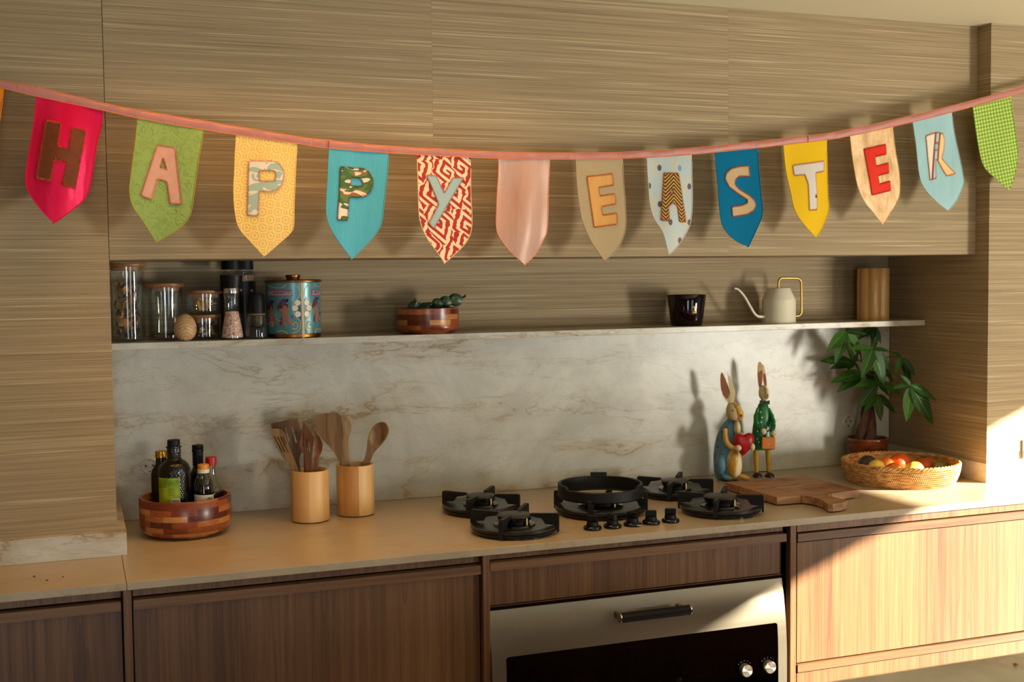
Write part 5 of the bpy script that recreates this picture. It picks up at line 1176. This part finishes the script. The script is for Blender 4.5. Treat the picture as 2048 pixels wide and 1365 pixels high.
for x0, x1 in ((587, 594), (715, 722)):
    g = G(); g.tube([A(x0, 950), A((x0*2+x1)/3, 1050), A(x1, 1200)], [.0102, .0088, .0068], 14); g.done('leg', yl, rb)
    g = G(); c_ = A(x1, 1240, .012); prof = [(1, 0), (1, .15), (.92, .45), (.7, .75), (.35, .95), (0, 1)]; g.lathe([(0, 0)]+prof, c_, 20, FR @ Matrix.Diagonal((50/kk, .022, 48/kk))); g.done('shoe', brn, rb)
g = G(); g.tube([A(600, 1194, -.004), A(716, 1194, -.004)], .0022, 8); g.done('tie_rod', brn, rb)
g = G(); g.loft([(hh(c_), X(l), X(r_), (r_-l)/2/kk*.95, sh) for c_, l, r_, sh in ((442, 648, 694, .004), (430, 644, 698, .006), (425, 636, 702, .006), (395, 616, 714, .007), (355, 610, 719, .006), (318, 617, 712, .003), (290, 632, 698, 0), (278, 648, 684, 0))], FR, O0); g.tube(cr([A(672, 282, .012), A(682, 320, .022), A(688, 365, .027), A(684, 410, .022)], 4), [.003]*4+[.006]*4+[.0065]*4+[.004], 10); g.done('head', crm, rb)
g = G(); g.ell(A(687, 378, .0335), .0022, .002, .0045, FR, 10, 8); g.tube([A(672, 402, .029), A(684, 397, .031), A(696, 402, .029)], .001, 6); g.done('nose_and_mouth', simple('painted_maroon', (112, 40, 26), .5), rb)
g = G(); 
for sg in (-1, 1): g.mesh([A(663+sg*a_, r_, .020+d_) for d_ in (0, .006) for a_, r_ in ((2, 445), (50, 430), (52, 474), (2, 462))], [(0, 1, 2, 3), (7, 6, 5, 4), (0, 4, 5, 1), (1, 5, 6, 2), (2, 6, 7, 3)], False)
g.ell(A(663, 453, .024), .004, .004, .004, FR, 10, 8); g.done('bow_tie', simple('painted_bow', (46, 16, 14), .5), rb)
def ear2(name, par, pts, off, m, th=.003): 
    g = G(); g.sheet([Vector((X(x), hh(y_))) for x, y_ in pts], [], lambda a, b, s: O0+RT*a+UP*b+TW*(off-s*th), .008); return g.done(name, m, par)
er = ear2('ear', rb, [(628, 30), (645, 42), (656, 80), (659, 170), (652, 255), (640, 300), (618, 305), (608, 250), (601, 150), (604, 70), (614, 36)], .003, beige)
ear2('inner_ear', er, [(630, 130), (652, 120), (655, 180), (648, 255), (633, 292), (616, 285), (608, 220), (606, 150)], .0042, earin, .0012)
er = ear2('ear', rb, [(655, 68), (668, 60), (684, 130), (698, 220), (702, 300), (680, 295), (664, 240), (660, 150)], .001, crm)
ear2('inner_ear', er, [(668, 150), (686, 165), (697, 240), (698, 288), (682, 285), (668, 235)], .0022, earin, .0012)
g = G(); g.box(-.5*138/kk, .5*138/kk, -.007, .007, 0, 122/kk, .0025)
for v in g.bm.verts: p = v.co.copy(); v.co = A(679, 922, .058)+RT*p.x+TW*p.y+UP*p.z
bag = tag(g.done('bag', m_dots('painted_orange_bag', (206, 118, 30), (60, 44, 20), 85, .13, .5, ((230, 210, 170), 60, .06, .03)), rb), 'small orange speckled bag')
g = G(); g.tube(cr([A(640, 802, .058), A(655, 745, .064), A(690, 728, .066), A(718, 750, .064), A(722, 802, .058)], 5), .0024, 8); g.done('bag_handle', blk, bag)

# ------------------------------------------------------------------ bunting
YBN = -.535
flagP = lambda px, py: (lambda q: (q.x, q.z))(at(px, py, y=YBN))
KA, KB, KC, KD, KP, KY = Crop(0, 130, 3.412), Crop(440, 230, 3.938), Crop(960, 260, 4.267), Crop(1380, 160, 3.066), Crop(640, 280, 5.687), Crop(830, 300, 5.933)
top_e = [(-260, 96), (-130, 130), (0, 161), (73, 174), (205, 206), (293, 223), (440, 247.5), (592, 273), (651, 280), (770, 292), (960, 302.5), (1101, 306), (1241, 304.5), (1382, 296), (1608, 272.5), (1706, 257), (1869, 220), (2048, 173), (2200, 128), (2330, 88)]
bot_e = [(-260, 112), (-130, 145), (0, 175.5), (73, 193), (205, 221), (293, 240), (440, 265), (592, 287), (651, 296), (770, 305.5), (960, 316), (1101, 319), (1241, 317.5), (1382, 309.5), (1608, 285.5), (1706, 271), (1869, 233.5), (2048, 184.5), (2200, 139), (2330, 98)]
bt = thing('bunting', 'pink ribbon of cloth pennants spelling HAPPY EASTER across the wall', 'bunting', (flagP(1024, 310)[0], YBN, flagP(1024, 310)[1]))
Te = cr([(*flagP(*p), 0) for p in top_e], 14); Be = cr([(*flagP(*p), 0) for p in bot_e], 14)
g = G(); R = []
for i, (a, b) in enumerate(zip(Te, Be)):
    row = []
    for (f, d) in ((0, 0), (.12, .0028), (.4, .0036), (.7, .0030), (1, .0012), (1, -.0008), (.5, -.0022), (0, -.001)):
        p = a.lerp(b, f); w = .0012*math.sin(i*.83+f*3)+.0008*math.sin(i*2.1); row.append(g.bm.verts.new((p.x, YBN-d+w*.6, p.y)))
    R.append(row)
for A1, B1 in zip(R, R[1:]):
    for k in range(8): g.face([A1[k], B1[k], B1[(k+1) % 8], A1[(k+1) % 8]])
rib = g.done('ribbon', m_satin('rose_ribbon', (166, 110, 103), (216, 162, 152), .45), bt)
th_ = simple('orange_thread', (226, 126, 60), .7)
for edge, d in ((Te, .0012), (Be, .0024)):
    g = G(); g.tube([(p.x, YBN-d, p.y) for p in edge], .0009, 5); g.done('edge_stitching', th_, rib)
for px in (656.5, 1614.5):
    a = flagP(px, 282 if px < 1000 else 272.5); b = flagP(px, 296 if px < 1000 else 285)
    g = G(); g.tube([(a[0], YBN-.0046, a[1]), (a[0], YBN-.0056, (a[1]+b[1])/2), (b[0], YBN-.0044, b[1])], .0007, 5); g.done('join_seam', simple('seam_shadow', (90, 40, 40), .8), rib)
def zig(g, poly, amp=.0026, pitch=.0021, d=0, wave=None, rad=.0009):
    P_ = resample(poly, pitch); n = len(P_); pts = []
    for i, p in enumerate(P_):
        t = P_[(i+1) % n]-P_[i-1]; t.normalize(); q = p+Vector((-t.y, t.x))*(amp if i % 2 else -amp); pts.append((q.x, YBN+wave(q.x, q.y)-d, q.y))
    g.tube(pts, rad, 3, True)
def flag(label, m, crop, left, right, letter=None, lm=None, thread=None, holes=(), lcrop=None, fold=.004, curl=0., edge=None, sm=False):
    """left: top-left corner ... tip; right: ... top-right corner"""
    L_ = [flagP(*crop(*p)) for p in left]; R2 = [flagP(*crop(*p)) for p in [left[-1]]+right]
    up = .004; l0, r0 = L_[0], R2[-1]
    out = [Vector(p[:2]) for p in cr([(*p, 0) for p in L_], 5)]+[Vector(p[:2]) for p in cr([(*p, 0) for p in R2], 5)][1:]
    out[0] = out[0]+Vector((0, up)); out[-1] = out[-1]+Vector((0, up))
    xs = [p.x for p in out]; zs = [p.y for p in out]; x0, x1, z0, z1 = min(xs), max(xs), min(zs), max(zs); sd = R_.uniform(0, 6)
    def wave(a, b):
        u = (a-x0)/(x1-x0); v = (z1-b)/(z1-z0)
        return fold*math.sin(u*7+sd+v*1.5)*min(1, v*3.)*(1-.3*v)+.010*curl*(v**2)+fold*.8*math.sin(v*5+sd*2+u*2)*v+(.006*(u-.5)*math.sin(sd)*v)
    g = G(); g.sheet(out, [], lambda a, b, s: (a, YBN+wave(a, b)+s*.0014, b), .009); f = g.done('pennant', m, bt); f['label'] = label
    g = G(); pts = [(p.x, YBN+wave(p.x, p.y)-.0002, p.y) for p in out]; g.tube(pts[2:-2], .0013, 5); g.done('piped_edge', edge or m, f)
    if letter:
        lc = lcrop or crop; lp = [Vector(flagP(*lc(*p))) for p in letter]; hs = [[Vector(flagP(*lc(*p))) for p in h] for h in holes]
        if sm: lp = [Vector(p[:2]) for p in cr([(*p, 0) for p in lp], 4, True)]
        g = G(); g.sheet(lp, hs, lambda a, b, s: (a, YBN+wave(a, b)-.0022+s*.0018, b), .006); g.done('letter', lm, f)
        if thread:
            g = G()
            for q in [lp]+hs: zig(g, q, d=.0028, wave=wave)
            g.done('zigzag_stitching', thread, f)
    return f
T_o, T_c, T_p, T_b = simple('thread_orange', (226, 120, 30), .7), simple('thread_coral', (226, 120, 92), .7), simple('thread_pink', (226, 150, 136), .7), simple('thread_brown', (150, 84, 34), .7)
lf_ = lambda n, c, c2: m_brocade(n, c, c2, 24, .3)
flag('orange pennant cut off by the left edge', m_satin('orange_satin', (220, 120, 20), (246, 170, 70)), Crop(0, 0, 1), [(-75, 160), (-85, 250), (-95, 330), (-80, 380), (-45, 430)], [(-20, 400), (-6, 330), (-2, 250), (9, 177)])
flag('raspberry satin pennant with a brown velvet H', m_satin('raspberry_satin', (194, 8, 54), (240, 70, 116), .34), KA, [(248, 205), (225, 430), (190, 640), (176, 740), (180, 830), (215, 900), (290, 1000), (362, 1072)], [(380, 1072), (540, 950), (600, 870), (627, 760), (660, 550), (690, 420), (707, 308)],
     [(315, 380), (415, 403), (390, 560), (470, 580), (492, 432), (585, 450), (515, 845), (425, 820), (460, 665), (370, 650), (345, 795), (247, 770)], m_fruit('brown_velvet', (124, 58, 14), (86, 38, 10), .85, 60), T_o, fold=.012)
flag('green brocade pennant with a pink A', m_brocade('green_brocade', (132, 158, 74), (122, 148, 66), 26, .35), KA, [(940, 355), (918, 560), (890, 770), (884, 870), (905, 965), (980, 1075), (1066, 1208)], [(1080, 1208), (1220, 1120), (1290, 1040), (1312, 960), (1332, 800), (1355, 640), (1378, 520), (1390, 430)],
     [(1075, 547), (1195, 568), (1238, 950), (1163, 945), (1140, 795), (1075, 775), (1035, 918), (962, 890)], m_fruit('pink_beige_cloth', (206, 160, 138), (186, 138, 118), .8, 50), T_c, [[(1115, 630), (1138, 712), (1092, 700)]], edge=simple('olive_piping', (150, 140, 40), .7))
flag('quilted yellow pennant with a leaf-print P', m_quilt(), KB, [(125, 145), (115, 450), (108, 600), (118, 760), (150, 890), (240, 1000), (340, 1108)], [(354, 1108), (480, 1000), (556, 930), (582, 870), (585, 700), (598, 400), (610, 220)],
     [(228, 360), (420, 365), (470, 385), (500, 430), (505, 480), (490, 545), (450, 590), (400, 605), (310, 600), (300, 795), (215, 790), (220, 560)], m_patch('sage_leaf_print', 24, (0., (150, 172, 156)), (.54, (214, 204, 186)), (.66, (150, 172, 156))), T_p, [[(310, 437), (430, 440), (440, 480), (430, 520), (310, 525)]], fold=.003)
flag('sky blue satin pennant with a jungle-print P', m_satin('sky_satin', (70, 158, 178), (120, 200, 214), .4), KB, [(858, 252), (850, 480), (838, 680), (842, 800), (875, 900), (950, 1020), (1036, 1128)], [(1048, 1128), (1190, 980), (1258, 880), (1277, 800), (1300, 600), (1320, 420), (1325, 288)],
     [(230, 307), (500, 325), (560, 365), (600, 440), (605, 500), (570, 590), (510, 640), (430, 655), (330, 650), (312, 915), (195, 910), (215, 650)], m_patch('jungle_print', 20, (0., (226, 206, 188)), (.36, (58, 96, 40)), (.47, (84, 118, 44)), (.545, (150, 84, 34)), (.59, (226, 204, 184)), (.68, (196, 136, 30))), T_b, [[(350, 430), (450, 432), (490, 470), (490, 520), (460, 530), (350, 525)]], lcrop=KP, fold=.003)
flag('red and cream ikat pennant with a pale blue Y', m_ikat(), KB, [(1550, 305), (1558, 500), (1563, 720), (1578, 850), (1630, 975), (1700, 1070), (1764, 1162)], [(1776, 1162), (1900, 1050), (1958, 970), (1980, 900), (1985, 800), (1976, 600), (1975, 328)],
     [(135, 300), (250, 305), (345, 515), (450, 330), (580, 330), (220, 935), (160, 870), (280, 640)], m_fabric('pale_aqua_linen', (160, 186, 184), .8), T_p, lcrop=KY, fold=.002, edge=simple('cream_piping', (210, 180, 140), .7))
flag('blank rose satin pennant in the middle', m_satin('rose_satin', (176, 136, 120), (228, 202, 186), .38), KC, [(157, 238), (163, 400), (152, 650), (143, 810), (165, 910), (260, 1050), (372, 1148)], [(384, 1148), (490, 1050), (556, 930), (583, 850), (590, 600), (595, 400), (600, 242)], fold=.012, edge=simple('salmon_piping', (216, 130, 96), .6))
flag('beige linen pennant with an orange E', m_fabric('beige_linen', (178, 158, 122), .85), KC, [(817, 240), (830, 480), (860, 720), (892, 830), (960, 970), (1062, 1112)], [(1074, 1112), (1180, 1000), (1225, 900), (1242, 800), (1235, 600), (1222, 400), (1220, 235)],
     [(910, 400), (1130, 375), (1140, 470), (1010, 492), (1022, 565), (1150, 545), (1157, 632), (1035, 655), (1045, 730), (1165, 710), (1165, 805), (972, 832)], m_satin('orange_gold_satin', (192, 138, 72), (226, 182, 116), .5), T_o, fold=.002)
flag('pale spotted ogee pennant with a black and gold A', m_ogee(), KC, [(1422, 222), (1440, 450), (1455, 630), (1485, 750), (1555, 870), (1590, 990), (1607, 1056)], [(1618, 1058), (1690, 990), (1778, 850), (1805, 750), (1815, 600), (1812, 400), (1807, 202)],
     [(1570, 368), (1690, 372), (1758, 785), (1700, 785), (1680, 650), (1640, 620), (1600, 660), (1612, 778), (1540, 770)], m_chevron(), T_o, [[(1630, 495), (1648, 535), (1618, 560)]], fold=.003, edge=simple('ivory_piping', (196, 190, 170), .7))
flag('teal pennant with a beige S', m_fabric('teal_cotton', (0, 106, 144), .8), KD, [(152, 435), (170, 650), (186, 850), (215, 925), (280, 985), (350, 1018)], [(360, 1018), (400, 930), (440, 825), (434, 700), (420, 520), (415, 415)],
     [(360, 527), (368, 592), (300, 590), (275, 612), (272, 640), (300, 670), (360, 705), (395, 740), (402, 770), (390, 800), (350, 825), (262, 840), (255, 780), (320, 770), (355, 755), (355, 735), (300, 700), (240, 660), (212, 610), (218, 575), (250, 545), (300, 532)], m_fabric('oat_cloth', (196, 168, 124), .8), T_c, fold=.003)
flag('bright yellow pennant with a pale spotted T', m_fabric('yellow_cotton', (232, 186, 20), .65), KD, [(573, 393), (590, 540), (615, 670), (642, 800), (700, 890), (774, 962)], [(782, 960), (820, 900), (854, 800), (850, 720), (845, 600), (840, 355)],
     [(632, 525), (822, 498), (820, 560), (765, 570), (775, 680), (778, 795), (728, 800), (720, 640), (700, 582), (640, 587)], m_dots('spotted_grey_cloth', (206, 196, 184), (84, 56, 44), 26, .16, .8), T_p, fold=.003)
flag('gold brocade pennant with a red E', m_gold_lame(), KD, [(980, 330), (1000, 480), (1025, 640), (1062, 740), (1120, 810), (1183, 882)], [(1193, 880), (1260, 780), (1292, 690), (1285, 560), (1260, 420), (1243, 280)],
     [(1066, 425), (1195, 395), (1200, 455), (1128, 472), (1135, 530), (1212, 510), (1217, 570), (1145, 588), (1155, 640), (1225, 620), (1230, 678), (1110, 707)], m_satin('red_satin', (206, 34, 22), (240, 90, 70), .45), simple('thread_red', (214, 60, 40), .7), fold=.003)
flag('pale blue satin pennant with a peach R', m_satin('ice_satin', (134, 174, 178), (196, 222, 222), .4), KD, [(1365, 250), (1385, 400), (1403, 580), (1432, 660), (1500, 735), (1577, 798)], [(1587, 796), (1630, 740), (1671, 640), (1669, 580), (1645, 430), (1620, 300), (1605, 190)],
     [(1440, 345), (1510, 322), (1550, 330), (1565, 370), (1560, 430), (1545, 480), (1625, 575), (1575, 588), (1520, 490), (1505, 488), (1510, 600), (1470, 617)], m_rstripe(), T_o, [[(1500, 395), (1520, 380), (1533, 410), (1515, 435), (1500, 428)]], fold=.004)
flag('green gingham pennant at the right end', m_gingham(), KD, [(1730, 155), (1755, 320), (1798, 500), (1832, 560), (1890, 620), (1940, 672)], [(1950, 672), (1985, 600), (2007, 500), (2010, 430), (1990, 300), (1975, 200), (1965, 90)], fold=.003)
